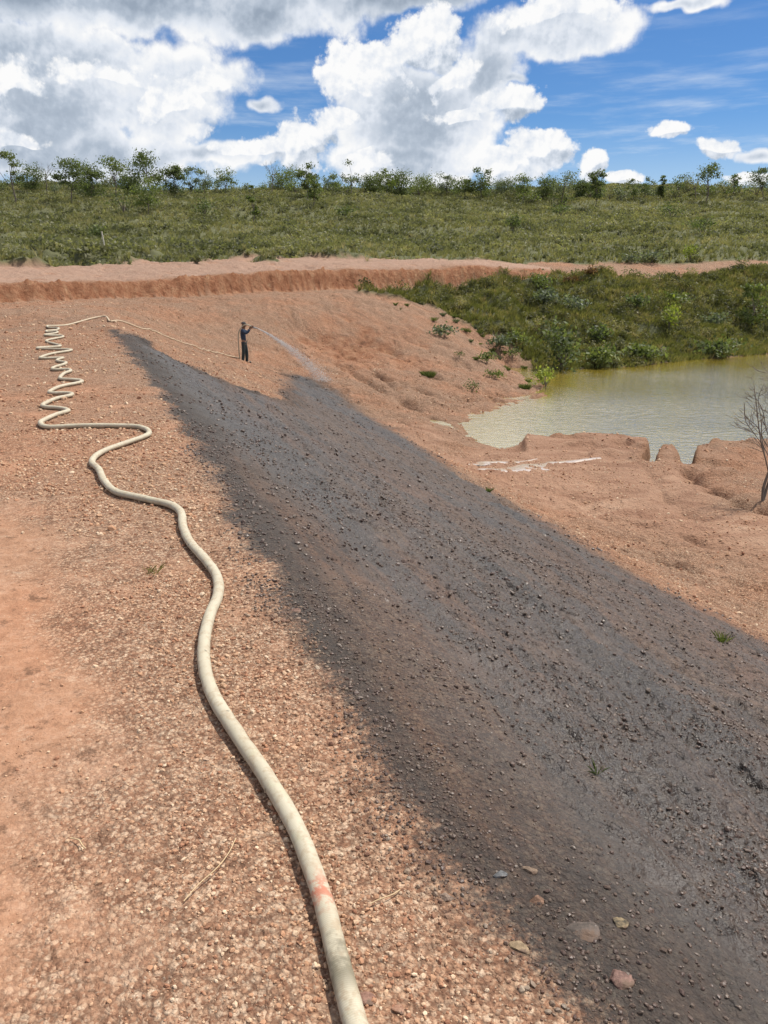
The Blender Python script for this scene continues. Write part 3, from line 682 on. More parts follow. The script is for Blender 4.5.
# ------------------------------------------------------------ stones
rng = np.random.default_rng(7)
def ico(sub):
    bm = bmesh.new(); bmesh.ops.create_icosphere(bm, subdivisions=sub, radius=1.0)
    V = np.array([v.co[:] for v in bm.verts]); Fc = np.array([[v.index for v in f.verts] for f in bm.faces]); bm.free(); return V, Fc
def rand_rot(n):
    q = rng.normal(size=(n, 4)); q /= np.linalg.norm(q, axis=1)[:, None]; a, b, c, d = q.T
    return np.stack([1 - 2 * (c * c + d * d), 2 * (b * c - a * d), 2 * (b * d + a * c), 2 * (b * c + a * d), 1 - 2 * (b * b + d * d), 2 * (c * d - a * b), 2 * (b * d - a * c), 2 * (c * d + a * b), 1 - 2 * (b * b + c * c)], 1).reshape(n, 3, 3)
def stone_shader(t, p, out):
    r = t.attr('rnd'); wet = t.attr('wetness'); pos = t.new('ShaderNodeNewGeometry').outputs['Position']
    c = t.ramp(r, [(0, (.22, .10, .06)), (.3, (.36, .18, .105)), (.55, (.47, .28, .165)), (.8, (.60, .43, .28)), (1, (.68, .54, .38))])
    c = t.mix(t.m('MULTIPLY', t.noise(pos, 90, 3), .5), c, (.33, .17, .10))
    c = t.mix(wet, c, t.mix(.35, t.mix(1.0, c, (.23, .21, .205), 'MULTIPLY'), (.07, .058, .05)))
    setin(t, p, 'Base Color', c); setin(t, p, 'Roughness', t.m('MULTIPLY_ADD', wet, -.38, .9)); setin(t, p, 'Specular IOR Level', t.m('MULTIPLY_ADD', wet, .4, .15))
M_stone = principled("gravel_stones", stone_shader)
def scatter_stones(name, bands):
    IV, IF = ico(1)
    if len(IV) > 12: pass
    allV, allF, R_, W_ = [], [], [], []; off = 0
    for (r0, r1, dens, s0, s1, azm) in bands:
        area = math.radians(2 * azm) / 2 * (r1 * r1 - r0 * r0); n = int(area * dens)
        r = np.sqrt(rng.uniform(r0 * r0, r1 * r1, n)); a = np.radians(rng.uniform(-azm, azm, n)); x = r * np.sin(a); y = r * np.cos(a)
        td_, _, _ = seg_dist(x, y, [q[:2] for q in trk])
        wt = poly_sd(x, y, WETP)
        keep = fbm(x * 1.4, y * 1.4, 4, 23) * 1.5 + .62 + .25 * smooth(wt, 1.5, .3)
        keep = keep * (0.12 + .88 * smooth(td_ + .3 * fbm(x * 2, y * 2, 2, 3), .25, .8)) * np.where(wt < -.2, .5, 1)
        k = rng.random(n) < keep; x = x[k]; y = y[k]; wt = wt[k]; n = len(x)
        z = height(x, y, 1.0)
        s = s0 * (s1 / s0 * (1 + .5 * (rng.random(n) > .985))) ** (rng.random(n) ** (2.0 - 1.6 * fbm(x * .9, y * .9, 3, 29)))
        sc = s[:, None] * rng.uniform(.55, 1.15, (n, 3)); sc[:, 2] *= .8
        Vj = IV[None] * rng.uniform(.78, 1.2, (n, len(IV), 1)) * sc[:, None, :]
        V = np.einsum('nij,nkj->nki', rand_rot(n), Vj)
        V[:, :, 2] *= .85
        V += np.stack([x, y, z + s * .18], 1)[:, None, :]
        allV.append(V.reshape(-1, 3)); allF.append((IF[None] + (np.arange(n) * len(IV))[:, None, None] + off).reshape(-1, 3)); off += n * len(IV)
        R_.append(np.repeat(np.clip(rng.normal(.56, .27, n), 0, 1), len(IF)))
        W_.append(np.repeat(smooth(-wt + .3 * fbm(x * 1.1, y * 1.1, 3, 9), -.26, .02), len(IF)))
    me = np_mesh(name, np.concatenate(allV), np.concatenate(allF), False, {'rnd': ('FACE', np.concatenate(R_)), 'wetness': ('FACE', np.concatenate(W_))})
    return link(name, me, M_stone, kind='stuff', label="loose pale and rusty gravel strewn over the crest and slope", cat="gravel")
scatter_stones("gravel", [(1.0, 2.4, 5200, .0028, .0105, 38), (2.4, 4.5, 2300, .0045, .0145, 38), (4.5, 9.0, 620, .007, .022, 38), (9, 22, 95, .010, .036, 36), (22, 42, 14, .018, .06, 36)])

def rock_shader(c0, c1):
    def f(t, p, out):
        pos = t.new('ShaderNodeTexCoord').outputs['Object']
        c = t.mix(t.sm(t.noise(pos, 30, 5, .7), .35, .65), tuple(k * .6 for k in c0), tuple(k * .85 for k in c1)); c = t.mix(t.sm(t.noise(pos, 12, 5, .7), .5, .62), c, (.12, .075, .05)); setin(t, p, 'Base Color', c); p.inputs['Roughness'].default_value = .7
        bump(t, p, t.noise(pos, 60, 5, .7), .6, .008)
    return f
def rock(px, py, wpx, flat, c0, c1, label, seed, elong=1.0, rot=0.0):
    x, y, z = hit(px, py)[0]; z = float(height(np.array([x]), np.array([y]), 1.0)[0])
    dep = math.sqrt(x * x + y * y + (EYE - z) ** 2); s = wpx / F * dep / 2 * .85
    V, Fc = ico(4); rg = np.random.default_rng(seed)
    pl = rg.normal(size=(9, 3)); pl /= np.linalg.norm(pl, axis=1)[:, None]; dd = rg.uniform(.45, .8, 9)
    for q, d_ in zip(pl, dd):       # chip flat facets into the lump
        t_ = V @ q; V = V - np.outer(np.maximum(t_ - d_, 0), q)
    V = V * (1 + .12 * fbm(V[:, :1] * 3 + seed, V[:, 1:2] * 3 + V[:, 2:3], 3, seed)) * np.array([s * elong, s, s * flat])
    c, sn = math.cos(rot), math.sin(rot); V = V @ np.array([[c, sn, 0], [-sn, c, 0], [0, 0, 1]])
    link("rock", np_mesh("rock", V, Fc, False), principled("rock_surface", rock_shader(c0, c1)), label=label, cat="rock", loc=(x, y, z - s * flat * .05))
rock(619, 979, 30, .45, (.15, .08, .062), (.27, .155, .12), "pinkish angular rock on the wet gravel near the bottom of the slope edge", 1)
rock(580, 927, 34, .28, (.09, .07, .055), (.14, .105, .085), "flat grey-brown slab half sunk where wet earth meets dry gravel", 2, 1.2, -.4)
rock(621, 925, 17, .6, (.07, .055, .035), (.30, .22, .12), "small dark rock with an ochre side on the wet slope", 3, 1.2, -.7)
rock(519, 947, 16, .45, (.26, .18, .10), (.38, .27, .16), "narrow yellowish stone lying in the dry gravel by the wet edge", 4, 1.5, -.8)
rock(536, 900, 17, .55, (.19, .10, .06), (.28, .16, .10), "tan wedge-shaped stone just inside the wet edge", 5)
rock(529, 869, 14, .5, (.18, .12, .08), (.27, .19, .13), "small buff stone on the dark wet gravel above the tan wedge", 6, 1.3)
rock(500, 875, 14, .5, (.12, .12, .12), (.2, .2, .2), "pale grey glistening stone on the dark wet gravel", 7, 1.2)
rock(205, 759, 11, .7, (.48, .3, .19), (.6, .42, .29), "lone pale rounded stone on dry gravel beside the hose bend", 8)
rock(296, 610, 12, .6, (.2, .11, .08), (.3, .18, .13), "reddish brown rock on the rim where the dark slope begins", 9)
rock(447, 898, 14, .5, (.25, .17, .12), (.34, .25, .19), "dull brown stone at the corner of the wet patch", 10, 1.3)
rock(367, 997, 19, .4, (.26, .13, .09), (.36, .2, .14), "broad reddish stone right beside the near end of the hose", 11, 1.2)
rock(398, 1008, 15, .55, (.36, .18, .11), (.5, .3, .2), "orange-tan stone in the gravel near the near hose end", 12)

# ------------------------------------------------------------ leaves, blades, wood
def leaf_quads(C, size, asp=1.7, flat=0.0):
    n = len(C); a = rng.normal(size=(n, 3)); a[:, 2] *= (1 - flat); a /= np.linalg.norm(a, axis=1)[:, None]
    b = np.cross(a, rng.normal(size=(n, 3))); b /= np.linalg.norm(b, axis=1)[:, None] + 1e-9
    s = (size * rng.uniform(.6, 1.3, n))[:, None]
    V = np.stack([C - a * s * asp * .5, C + b * s * .5, C + a * s * asp * .5, C - b * s * .5], 1).reshape(-1, 3)
    return V, np.arange(4 * n).reshape(n, 4)
def blades(B, h, wd, lean=.35, per=5):
    """grass blades rooted at B"""
    B = np.repeat(B, per, 0); n = len(B); h = np.repeat(np.broadcast_to(h, (n // per,)), per) * rng.uniform(.6, 1.2, n)
    th = rng.uniform(0, 2 * np.pi, n); ln = lean * rng.uniform(.2, 1.6, n) * h
    wv = np.stack([np.cos(th + 1.57), np.sin(th + 1.57), 0 * th], 1) * (wd * rng.uniform(.6, 1.3, n))[:, None]
    j = np.stack([np.cos(th), np.sin(th), 0 * th], 1)
    base = B + j * (h * .12)[:, None]
    midp = base + j * (ln * .45)[:, None] + np.array([0, 0, 1.0]) * (h * .62)[:, None]
    top = base + j * ln[:, None] + np.array([0, 0, 1.0]) * h[:, None]
    V = np.stack([base - wv, base + wv, midp + wv * .7, top, midp - wv * .7], 1).reshape(-1, 3)
    return V, np.arange(5 * n).reshape(n, 5), np.repeat(rng.random(n // per), per)
def leaf_mat(name, stops, tr=.35, patchy=0.0, psc=.16):
    m = bpy.data.materials.new(name); m.use_nodes = True; m.node_tree.nodes.clear(); t = NT(m.node_tree)
    r = t.attr('rnd'); pos = t.new('ShaderNodeNewGeometry').outputs['Position']
    if patchy: r = t.m('ADD', t.m('MULTIPLY', r, 1 - patchy), t.m('MULTIPLY', t.sm(t.noise(pos, psc, 5, .65), .34, .66), patchy))
    c = t.ramp(r, stops)
    d = t.new('ShaderNodeBsdfPrincipled', {'Roughness': .6, 'Specular IOR Level': .25}); t.l.new(c, d.inputs['Base Color'])
    tl = t.new('ShaderNodeBsdfTranslucent'); t.l.new(t.mix(1.0, c, (1.5, 1.6, .8), 'MULTIPLY'), tl.inputs[0])
    mx = t.new('ShaderNodeMixShader', {0: tr}); t.l.new(d.outputs[0], mx.inputs[1]); t.l.new(tl.outputs[0], mx.inputs[2])
    o = t.new('ShaderNodeOutputMaterial'); t.l.new(mx.outputs[0], o.inputs[0]); return m
G_DARK = leaf_mat("dark_leaves", [(0, (0.046, 0.06, 0.024)), (0.5, (0.089, 0.112, 0.043)), (1, (0.162, 0.189, 0.074))])
G_MID = leaf_mat("green_leaves", [(0, (0.058, 0.078, 0.024)), (0.5, (0.117, 0.144, 0.046)), (1, (0.208, 0.228, 0.083))])
G_YEL = leaf_mat("yellow_green_leaves", [(0, (.09, .12, .02)), (.5, (.20, .24, .04)), (1, (.34, .36, .08))])
G_GREY = leaf_mat("grey_green_leaves", [(0, (.06, .075, .045)), (.5, (.12, .14, .09)), (1, (.22, .24, .17))])
G_HILL = leaf_mat("savanna_shrub_leaves", [(0, (0.046, 0.049, 0.027)), (0.35, (0.115, 0.118, 0.063)), (0.7, (0.204, 0.196, 0.103)), (1, (0.341, 0.309, 0.176))], patchy=.5)
G_GRASS = leaf_mat("savanna_grass", [(0, (0.092, 0.097, 0.042)), (0.4, (0.198, 0.191, 0.089)), (0.75, (0.278, 0.248, 0.13)), (1, (0.406, 0.338, 0.209))], patchy=.45)
G_BANK = leaf_mat("bank_scrub_leaves", [(0, (0.042, 0.045, 0.023)), (0.4, (0.096, 0.096, 0.045)), (0.7, (0.179, 0.165, 0.074)), (1, (0.319, 0.267, 0.158))], patchy=.6, psc=.7)
G_BGRASS = leaf_mat("bank_grass_blades", [(0, (0.087, 0.091, 0.032)), (0.4, (0.16, 0.163, 0.053)), (0.75, (0.269, 0.236, 0.097)), (1, (0.442, 0.328, 0.205))], patchy=.5, psc=.7)
G_RED = leaf_mat("withered_leaves", [(0, (.07, .04, .02)), (.5, (.13, .065, .035)), (1, (.2, .13, .07))])
def bark_shader(t, p, out):
    pos = t.new('ShaderNodeNewGeometry').outputs['Position']; setin(t, p, 'Base Color', t.mix(t.noise(pos, 12, 4), (.09, .07, .055), (.24, .20, .165)))
M_bark = principled("grey_bark", bark_shader)

def shrub_arrays(x, y, z, rad, hgt, nleaf, lsize):
    """leaf clusters of many shrubs at once"""
    n = len(x); k = nleaf
    dirs = rng.normal(size=(n, k, 3)); dirs /= np.linalg.norm(dirs, axis=2)[:, :, None]
    rr_ = rng.uniform(.25, 1, (n, k)) ** .45
    lob = 1 + .35 * np.sin(dirs[:, :, 0] * 5 + x[:, None] * 9) * np.cos(dirs[:, :, 1] * 5 + y[:, None] * 7)
    C = dirs * (rr_ * lob)[:, :, None] * np.stack([rad, rad, hgt * .55], 1)[:, None, :]
    C[:, :, 2] += hgt[:, None] * .5; C[:, :, 2] = np.maximum(C[:, :, 2], .02)
    C += np.stack([x, y, z], 1)[:, None, :]
    return leaf_quads(C.reshape(-1, 3), np.repeat(lsize, k)), np.repeat(rng.random(n), k)
def in_poly_pts(n, x0, x1, y0, y1, f):
    x = rng.uniform(x0, x1, n); y = rng.uniform(y0, y1, n); k = f(x, y) & (np.abs(np.arctan2(x, y)) < R(36)); return x[k], y[k]
def hillf(x, y): return (masks(x, y)[1] > .35) & (poly_sd(x, y, HILLP) < 3.0)
def bankf(x, y): return (masks(x, y)[1] > .5) & (poly_sd(x, y, VEGP) < 1.0) & (poly_sd(x, y, pond) > .05)
# hillside ground cover
x, y = in_poly_pts(60000, -120, 125, 40, 172, lambda a, b: hillf(a, b) & (fbm(a * .12, b * .12, 3, 33) + rng.uniform(-.5, .5, a.shape) > -.12))
n = min(len(x), 11000); x, y = x[:n], y[:n]
rad = rng.uniform(.22, .62, n) * (1 + .9 * (rng.random(n) > .90)); hg = rad * rng.uniform(.7, 1.25, n)
(V, Fc), rn = shrub_arrays(x, y, height(x, y, 1.0), rad, hg, 46, .10 + .10 * rad)
rn = np.clip(rn * .75 + rng.random(len(rn)) * .25, 0, 1)
link("shrubland", np_mesh("shrubland", V, Fc, False, {'rnd': ('FACE', rn)}), G_HILL, kind='stuff', label="low green and olive scrub covering the far hillside", cat="scrub")
x, y = in_poly_pts(150000, -120, 125, 40, 172, hillf)
n = min(len(x), 52000); x, y = x[:n], y[:n]
V, Fc, rn = blades(np.stack([x, y, height(x, y, 1.0)], 1), rng.uniform(.22, .55, n), .035, .5, 6)
link("grass", np_mesh("grass", V, Fc, False, {'rnd': ('FACE', rn)}), G_GRASS, kind='stuff', label="rough olive grass growing between the hillside scrub", cat="grass")
# bank behind the water
x, y = in_poly_pts(120000, -12, 60, 36, 76, bankf)
n = min(len(x), 16000); x, y = x[:n], y[:n]
V, Fc, rn = blades(np.stack([x, y, height(x, y, 1.0)], 1), rng.uniform(.15, .45, n), .018, .5, 7)
link("bank_grass", np_mesh("bank_grass", V, Fc, False, {'rnd': ('FACE', rn)}), G_BGRASS, kind='stuff', label="green grass matting the bank behind the muddy water", cat="grass")
x, y = in_poly_pts(9000, -12, 60, 36, 76, lambda a, b: bankf(a, b) & (fbm(a * .25, b * .25, 3, 35) + rng.uniform(-.4, .4, a.shape) > -.1))
n = min(len(x), 2200); x, y = x[:n], y[:n]
rad = rng.uniform(.16, .55, n); hg = rad * rng.uniform(.8, 1.7, n)
(V, Fc), rn = shrub_arrays(x, y, height(x, y, 1.0), rad, hg, 90, .065 + .04 * rad)
rn = np.clip(rn * .7 + rng.random(len(rn)) * .3, 0, 1)
link("bank_scrub", np_mesh("bank_scrub", V, Fc, False, {'rnd': ('FACE', rn)}), G_BANK, kind='stuff', label="thick green scrub covering the bank behind the muddy water", cat="scrub")

# ------------------------------------------------------------ single plants
def gz1(x, y): return float(height(np.array([x]), np.array([y]), 1.0)[0])
def shrub(px, py, wpx, hpx, mat, label, name="shrub", nleaf=260, cat=None, stems=6, Y=None, lf=1.0):
    if Y is None: x, y, z = hit(px, py)[0]
    else: x, y, z = at_y(px, py, Y)
    z = gz1(x, y); dep = math.hypot(x, y); r = wpx / F * dep / 2; h = hpx / F * dep
    root = link(name, None, label=label, cat=cat or name.replace('_', ' '), loc=(x, y, z))
    K = max(5, stems); Vw, Fw, off = [], [], 0; tips = []
    for i in range(K):
        a = rng.uniform(0, 6.28); rr_ = r * rng.uniform(.2, .8); tip = np.array([math.cos(a) * rr_, math.sin(a) * rr_, h * rng.uniform(.45, .85)])
        pth = np.array([[0, 0, -.03], tip * [.3, .3, .45], tip * [.75, .75, .8], tip]); v_, f_ = tube(pth, np.linspace(.02, .006, 4) * max(h, .4), 5)
        Vw.append(v_); Fw.append(f_ + off); off += len(v_); tips.append(tip)
    link("stem", np_mesh("stem", np.concatenate(Vw), np.concatenate(Fw), True), M_bark, root)
    tips = np.array(tips); per = nleaf // K
    C = np.repeat(tips, per, 0) + rng.normal(size=(per * K, 3)) * np.array([r * .36, r * .36, h * .19]); C[:, 2] = np.abs(C[:, 2])
    V, Fc = leaf_quads(C, np.full(len(C), max(.035, min(.16, r * .17)) * lf))
    link("foliage", np_mesh("foliage", V, Fc, False, {'rnd': ('FACE', rng.random(len(Fc)))}), mat, root)
    return root
shrub(668, 332, 20, 24, G_YEL, "bright yellow-green bush standing out midway up the bank")
shrub(546, 388, 22, 18, G_YEL, "low yellow-green shrub at the tip of the sandy shore")
shrub(562, 369, 34, 38, G_DARK, "dense dark green bush overhanging the inner corner of the water", nleaf=700)
shrub(598, 367, 34, 18, G_MID, "rounded green shrub at the waterline past the dark corner bush", nleaf=500)
shrub(648, 363, 34, 17, G_MID, "green waterline shrub below the yellow-green bush", nleaf=500)
shrub(715, 357, 38, 15, G_DARK, "low dark shrub spreading over the far waterline", nleaf=500)
shrub(545, 306, 26, 17, G_GREY, "pale grey-leaved shrub high on the bank", nleaf=420)
shrub(575, 312, 32, 15, G_GREY, "silvery spreading shrub in the middle of the green bank", nleaf=420)
shrub(500, 349, 24, 14, G_GREY, "dull grey-green shrub at the edge of the bare sand", nleaf=300)
shrub(521, 345, 20, 16, G_MID, "small green bush where the sand meets the bank cover", nleaf=300)
shrub(541, 290, 20, 14, G_MID, "leafy green shrub just below the path", nleaf=300)
shrub(573, 286, 14, 7, G_RED, "rusty withered shrub at the rim of the path")
shrub(590, 283, 16, 8, G_RED, "wider withered reddish shrub beside the path rim")
shrub(676, 300, 26, 10, G_MID, "flat topped green shrub on the upper bank", nleaf=300)
shrub(638, 316, 24, 12, G_DARK, "dark rounded shrub above the yellow-green bush", nleaf=300)
shrub(598, 345, 26, 15, G_DARK, "dark shrub halfway between the corner bush and the yellow one", nleaf=350)
shrub(715, 320, 22, 12, G_GREY, "greyish shrub left of the pale-stemmed young tree", nleaf=280)
shrub(740, 268, 10, 8, G_MID, "small green shrub on the berm of the path", nleaf=150)
shrub(652, 264, 20, 8, G_GREY, "pale silvery low shrub along the far side of the path", nleaf=260)
shrub(632, 264, 16, 8, G_GREY, "smaller silvery shrub at the path's far side", nleaf=200)
# sparse plants on the sand
def tuft(px, py, wpx, hpx, label, mat=None, nb=60, wd=None, lean=.7, name="grass_tuft", cat="grass tuft"):
    x, y, z = hit(px, py)[0]; z = gz1(x, y); dep = math.sqrt(x * x + y * y + 2); r = wpx / F * dep / 2; h = hpx / F * dep
    a = rng.uniform(0, 6.28, nb); q = r * .6 * np.sqrt(rng.random(nb)); B = np.stack([np.cos(a) * q, np.sin(a) * q, 0 * a - .01], 1)
    V, Fc, rn = blades(B, np.full(nb, h), wd or max(.0022, r * .035), lean, 3)
    return link(name, np_mesh(name, V, Fc, False, {'rnd': ('FACE', rn)}), mat or G_GRASS, label=label, cat=cat, loc=(x, y, z))
tuft(429, 375, 15, 6, "flat green grass tuft alone on the bare sandy slope", G_MID, 90)
shrub(472, 391, 13, 12, G_DARK, "dark upright small plant on the sandy slope, nearest the water line", name="plant", nleaf=150)
shrub(487, 364, 17, 10, G_MID, "bright green bushy plant, largest of those on the sandy slope", name="plant", nleaf=260)
shrub(495, 377, 16, 7, G_MID, "low green plant just below the largest one on the sand", name="plant", nleaf=220)
shrub(459, 358, 9, 6, G_DARK, "tiny dark green plant higher up the sandy slope", name="plant", nleaf=110)
tuft(525, 389, 14, 5, "thin green tuft beside the sandy tip of the shore", G_MID, 70)
shrub(445, 337, 22, 11, G_GREY, "greyish low plant on the upper sand below the grassy rise", name="plant", nleaf=240)
shrub(512, 358, 14, 9, G_DARK, "dark plant between the grey shrub and the dark corner bush", name="plant", nleaf=220)
tuft(151, 573, 26, 10, "sparse yellowish grass tuft on dry gravel beside the hose", leaf_mat("straw_green", [(0, (.20, .18, .07)), (1, (.36, .30, .14))]), 9, .0012, 1.0)
tuft(722, 641, 13, 9, "green weed tuft on the dark slope close to the dry floor", G_MID, 18, .003)
tuft(488, 493, 7, 5, "small grass tuft high on the dark slope", G_MID, 14, .006)
sand = 0; tl_ = set()
for k in range(400):
    if sand >= 26: break
    px, py = rng.uniform(395, 545), rng.uniform(305, 385)
    q = hit(px, py)[0]; sdq = float(poly_sd(np.array([q[0]]), np.array([q[1]]), VEGP)[0])
    if sdq < .3 or sdq > 4.5 or rng.random() < sdq / 5.5: continue
    tn_ = ("%s %s tuft on the bare sand, %s" % (("flat", "tiny", "spiky", "thin", "small")[int(rng.integers(0, 5))], ("dull green", "bright green", "greyish")[k % 3], "at the foot of the grassy rise" if py < 322 else "halfway up the sandy slope near the scrub" if py < 345 else "low on the sandy slope near the scrub" if py < 362 else "near the sandy tip of the shore"))
    if tn_ in tl_: continue
    tl_.add(tn_)
    tuft(px, py, rng.uniform(4, 9), rng.uniform(2, 4), tn_, [G_MID, G_MID, G_GREY][k % 3], 22, .012, .8)['group'] = "tiny tufts on the sand beside the green cover"
    sand += 1
def sprout():
    x, y, z = hit(597, 775)[0]; z = gz1(x, y); B = np.zeros((5, 3)); V, Fc, rn = blades(B, np.full(5, .05), .002, .9, 2)
    link("seedling", np_mesh("seedling", V, Fc, False, {'rnd': ('FACE', rn)}), G_DARK, label="tiny dark forked seedling growing out of the wet gravel", cat="seedling", loc=(x, y, z))
sprout()
def stalk(pa, pb, label, r=.0016):
    a = np.array(hit(*pa)[0]); b = np.array(hit(*pb)[0]); a[2] = gz1(a[0], a[1]) + .008; b[2] = gz1(b[0], b[1]) + .010; m_ = (a + b) / 2 + [0, 0, .006]; d_ = np.array([-(b - a)[1], (b - a)[0], 0]) * .06
    V, Fc = tube(catmull([a, (a + m_) / 2 + d_, m_ + d_ * 1.2, (b + m_) / 2 + d_ * .3, b], 5), r, 6)
    def f(t, p, out): setin(t, p, 'Base Color', (.52, .38, .22))
    link("dry_stalk", np_mesh("dry_stalk", V, Fc, True), principled("straw", f), label=label, cat="dry stalk")
stalk((236, 840), (184, 905), "long straw-coloured stalk lying on the gravel inside the hose curve")
stalk((400, 892), (370, 908), "short dry stalk on gravel just past the red mark of the hose")
stalk((70, 838), (86, 850), "dry twig lying on fine gravel away from the hose", .002)

# ------------------------------------------------------------ trees
def limb(p0, p1, r0, r1, sag=.12):
    p0 = np.array(p0, float); p1 = np.array(p1, float); d = p1 - p0; L_ = np.linalg.norm(d); n = 7
    off = rng.normal(size=3) * sag * L_; off[2] += sag * L_ * .6
    t = np.linspace(0, 1, n)[:, None]; P = p0 + d * t + off * np.sin(t * np.pi) + rng.normal(size=(n, 3)) * .012 * L_ * np.sin(t * np.pi)
    return tube(P, np.linspace(r0, r1, n), 6), P
def tree(px, pybase, pytop, wpx, label, style='airy', mat=None, Y=None, group=None, seed=0, clumps=None, dens=1.0):
    if Y is None: x, y, _ = hit(px, pybase)[0]
    else: x, y, _ = at_y(px, pybase, Y)
    z = gz1(x, y) - .05; top = EYE + y * (pix_dir(px, pytop)[2] / pix_dir(px, pytop)[1]); h = max(top - z, 1.0); w_ = wpx / F * y / 2 * 1.05
    root = link("savanna_tree", None, label=label, cat="tree", loc=(x, y, z), group=group)
    tv, tf, off = [], [], 0
    def add(vf):
        nonlocal off
        tv.append(vf[0]); tf.append(vf[1] + off); off += len(vf[0])
    fork = h * {'airy': .45, 'dense': .30, 'flat': .6, 'bare': .35, 'thin': .5}[style]
    lean = rng.normal(size=2) * .06 * h; fk = np.array([lean[0], lean[1], fork]); r0 = .014 * h + .015
    vf, P = limb((0, 0, -.1), fk, r0, r0 * .65, .04); add(vf)
    K = clumps or {'airy': 13, 'dense': 16, 'flat': 9, 'bare': 0, 'thin': 8}[style]; C = []
    if style == 'bare':
        def rec(p, d, L_, r, k):
            q = p + d * L_; vf, P_ = limb(p, q, r, r * .55, .08); add(vf)
            if k == 0: return
            for _ in range(2 if k < 3 else 3):
                nd = d + rng.normal(size=3) * .5; nd[2] = abs(nd[2]) * .8 + .25; nd /= np.linalg.norm(nd)
                s0 = P_[rng.integers(3, 7)]; rec(s0, nd, L_ * rng.uniform(.55, .8), r * .55, k - 1)
        for _ in range(3):
            d = rng.normal(size=3) * .45; d[2] = 1; d /= np.linalg.norm(d); rec(fk, d, h * .26, r0 * .5, 3)
        m_ = np_mesh("trunk", np.concatenate(tv), np.concatenate(tf), True); 
        k_ = (h + .05) / m_.vertices[0].co.z if False else 1
        link("trunk", m_, M_bark, root); return root
    lo, hi = {'airy': (.30, .95), 'dense': (.12, .92), 'flat': (.60, .97), 'thin': (.25, .97)}[style]
    for i in range(K):
        f = (i + .5) / K; a = i * 2.4 + rng.uniform(-.4, .4); zz = h * (lo + (hi - lo) * rng.random()); 
        prof = math.sqrt(max(.08, 1 - ((zz / h - (lo + hi) / 2) / ((hi - lo) / 2 + .05)) ** 2)); q = w_ * prof * math.sqrt(f) * .88
        c = np.array([math.cos(a) * q + fk[0] * .7, math.sin(a) * q * .9 + fk[1] * .7, zz]); C.append(c)
        st_ = P[-1] * (.55 + .45 * rng.random()) if style != 'dense' else P[-1] * rng.uniform(.4, 1)
        vf, _ = limb(st_, c, r0 * .34, r0 * .09, .10); add(vf)
    link("trunk", np_mesh("trunk", np.concatenate(tv), np.concatenate(tf), True), M_bark, root)
    C = np.array(C); per = int({'airy': 84, 'dense': 160, 'flat': 95, 'thin': 62}[style] * dens)
    cr = {'airy': .21, 'dense': .30, 'flat': .26, 'thin': .24}[style] * w_
    o = rng.normal(size=(K, per, 3)) * np.array([cr, cr, cr * .62]); Q = (C[:, None, :] + o * rng.uniform(.6, 1.3, (K, 1, 1))).reshape(-1, 3)
    Q = Q[Q[:, 2] > .1 * h]
    V, Fc = leaf_quads(Q, np.full(len(Q), .11 + .012 * h))
    link("crown", np_mesh("crown", V, Fc, False, {'rnd': ('FACE', np.clip(rng.random(len(Fc)) * .6 + .2 + (Q[:, 2] / h - .5) * .1, 0, 1))}), mat or G_DARK, root)
    return root
T = tree
T(15, 200, 151, 20, "tall slender tree with feathery crown, first of the ridge trees", 'thin', G_MID, 118)
T(33, 190, 165, 26, "low dark bushy tree behind the slender feathery one", 'dense', G_DARK, 142)
T(46, 188, 155, 26, "nearly leafless twiggy tree between the slender tree and the broad bushy one", 'bare', None, 140)
T(70, 191, 155, 30, "broad dark tree with forked trunk and bushy crown on the ridge", 'airy', G_DARK, 118, dens=1.5)
T(89, 186, 162, 26, "compact dark bushy tree touching the broad forked one", 'dense', G_DARK, 128)
T(115, 186, 154, 23, "flat crowned tree with thin bare stems on the ridge", 'flat', G_MID, 132)
T(133, 190, 172, 20, "small dark bushy tree between the flat crowned tree and the largest tree", 'dense', G_DARK, 140)
T(152, 190, 150, 38, "largest tree on the ridge, with a wide rounded airy crown", 'airy', G_DARK, 124, clumps=18, dens=1.2)
T(147, 203, 176, 30, "dark spreading tree with visible trunk, standing just downhill of the largest tree", 'airy', G_MID, 104, dens=1.1)
T(174, 190, 165, 20, "dense dark oval tree hard against the largest tree's side", 'dense', G_DARK, 126)
T(190, 186, 165, 12, "thin tree with a tiny tuft of leaves on top", 'thin', G_GREY, 145)
T(205, 187, 168, 20, "pale airy little tree next to the thin tufted one", 'airy', G_GREY, 146)
T(226, 188, 170, 24, "wide light green tree in the gap before the dead forked tree", 'airy', G_MID, 140)
T(252, 198, 184, 12, "narrow bushy tree low on the slope below the dead forked tree", 'thin', G_MID, 100)
T(271, 190, 157, 14, "dead forked tree with bare upright branches", 'bare', None, 134)
T(290, 188, 172, 34, "broad low bush-like tree beside the dead forked tree", 'dense', G_MID, 145)
T(308, 190, 161, 20, "round topped tree rising above the broad low bush-like tree", 'airy', G_DARK, 128, dens=1.4)
T(313, 196, 178, 16, "short dark tree in front of the round topped one", 'airy', G_MID, 112, dens=.9)
T(332, 187, 174, 16, "small leafy tree between the round topped tree and the sparse one", 'airy', G_MID, 146)
T(351, 189, 160, 22, "sparse open tree silhouetted against the white cloud", 'thin', G_GREY, 134)
T(372, 188, 176, 22, "low spreading dark tree under the tall clouds", 'dense', G_DARK, 142)
T(386, 189, 170, 24, "twin-crowned bushy tree, paler of the pair under the tall cloud", 'airy', G_MID, 136, dens=1.5)
T(401, 189, 172, 24, "dense dark bushy tree, darker of the pair under the tall cloud", 'dense', G_DARK, 138)
T(424, 188, 178, 26, "low wide tree past the bushy pair", 'dense', G_MID, 146)
T(447, 188, 174, 20, "open grey-green tree before the dark windswept pair", 'airy', G_GREY, 142)
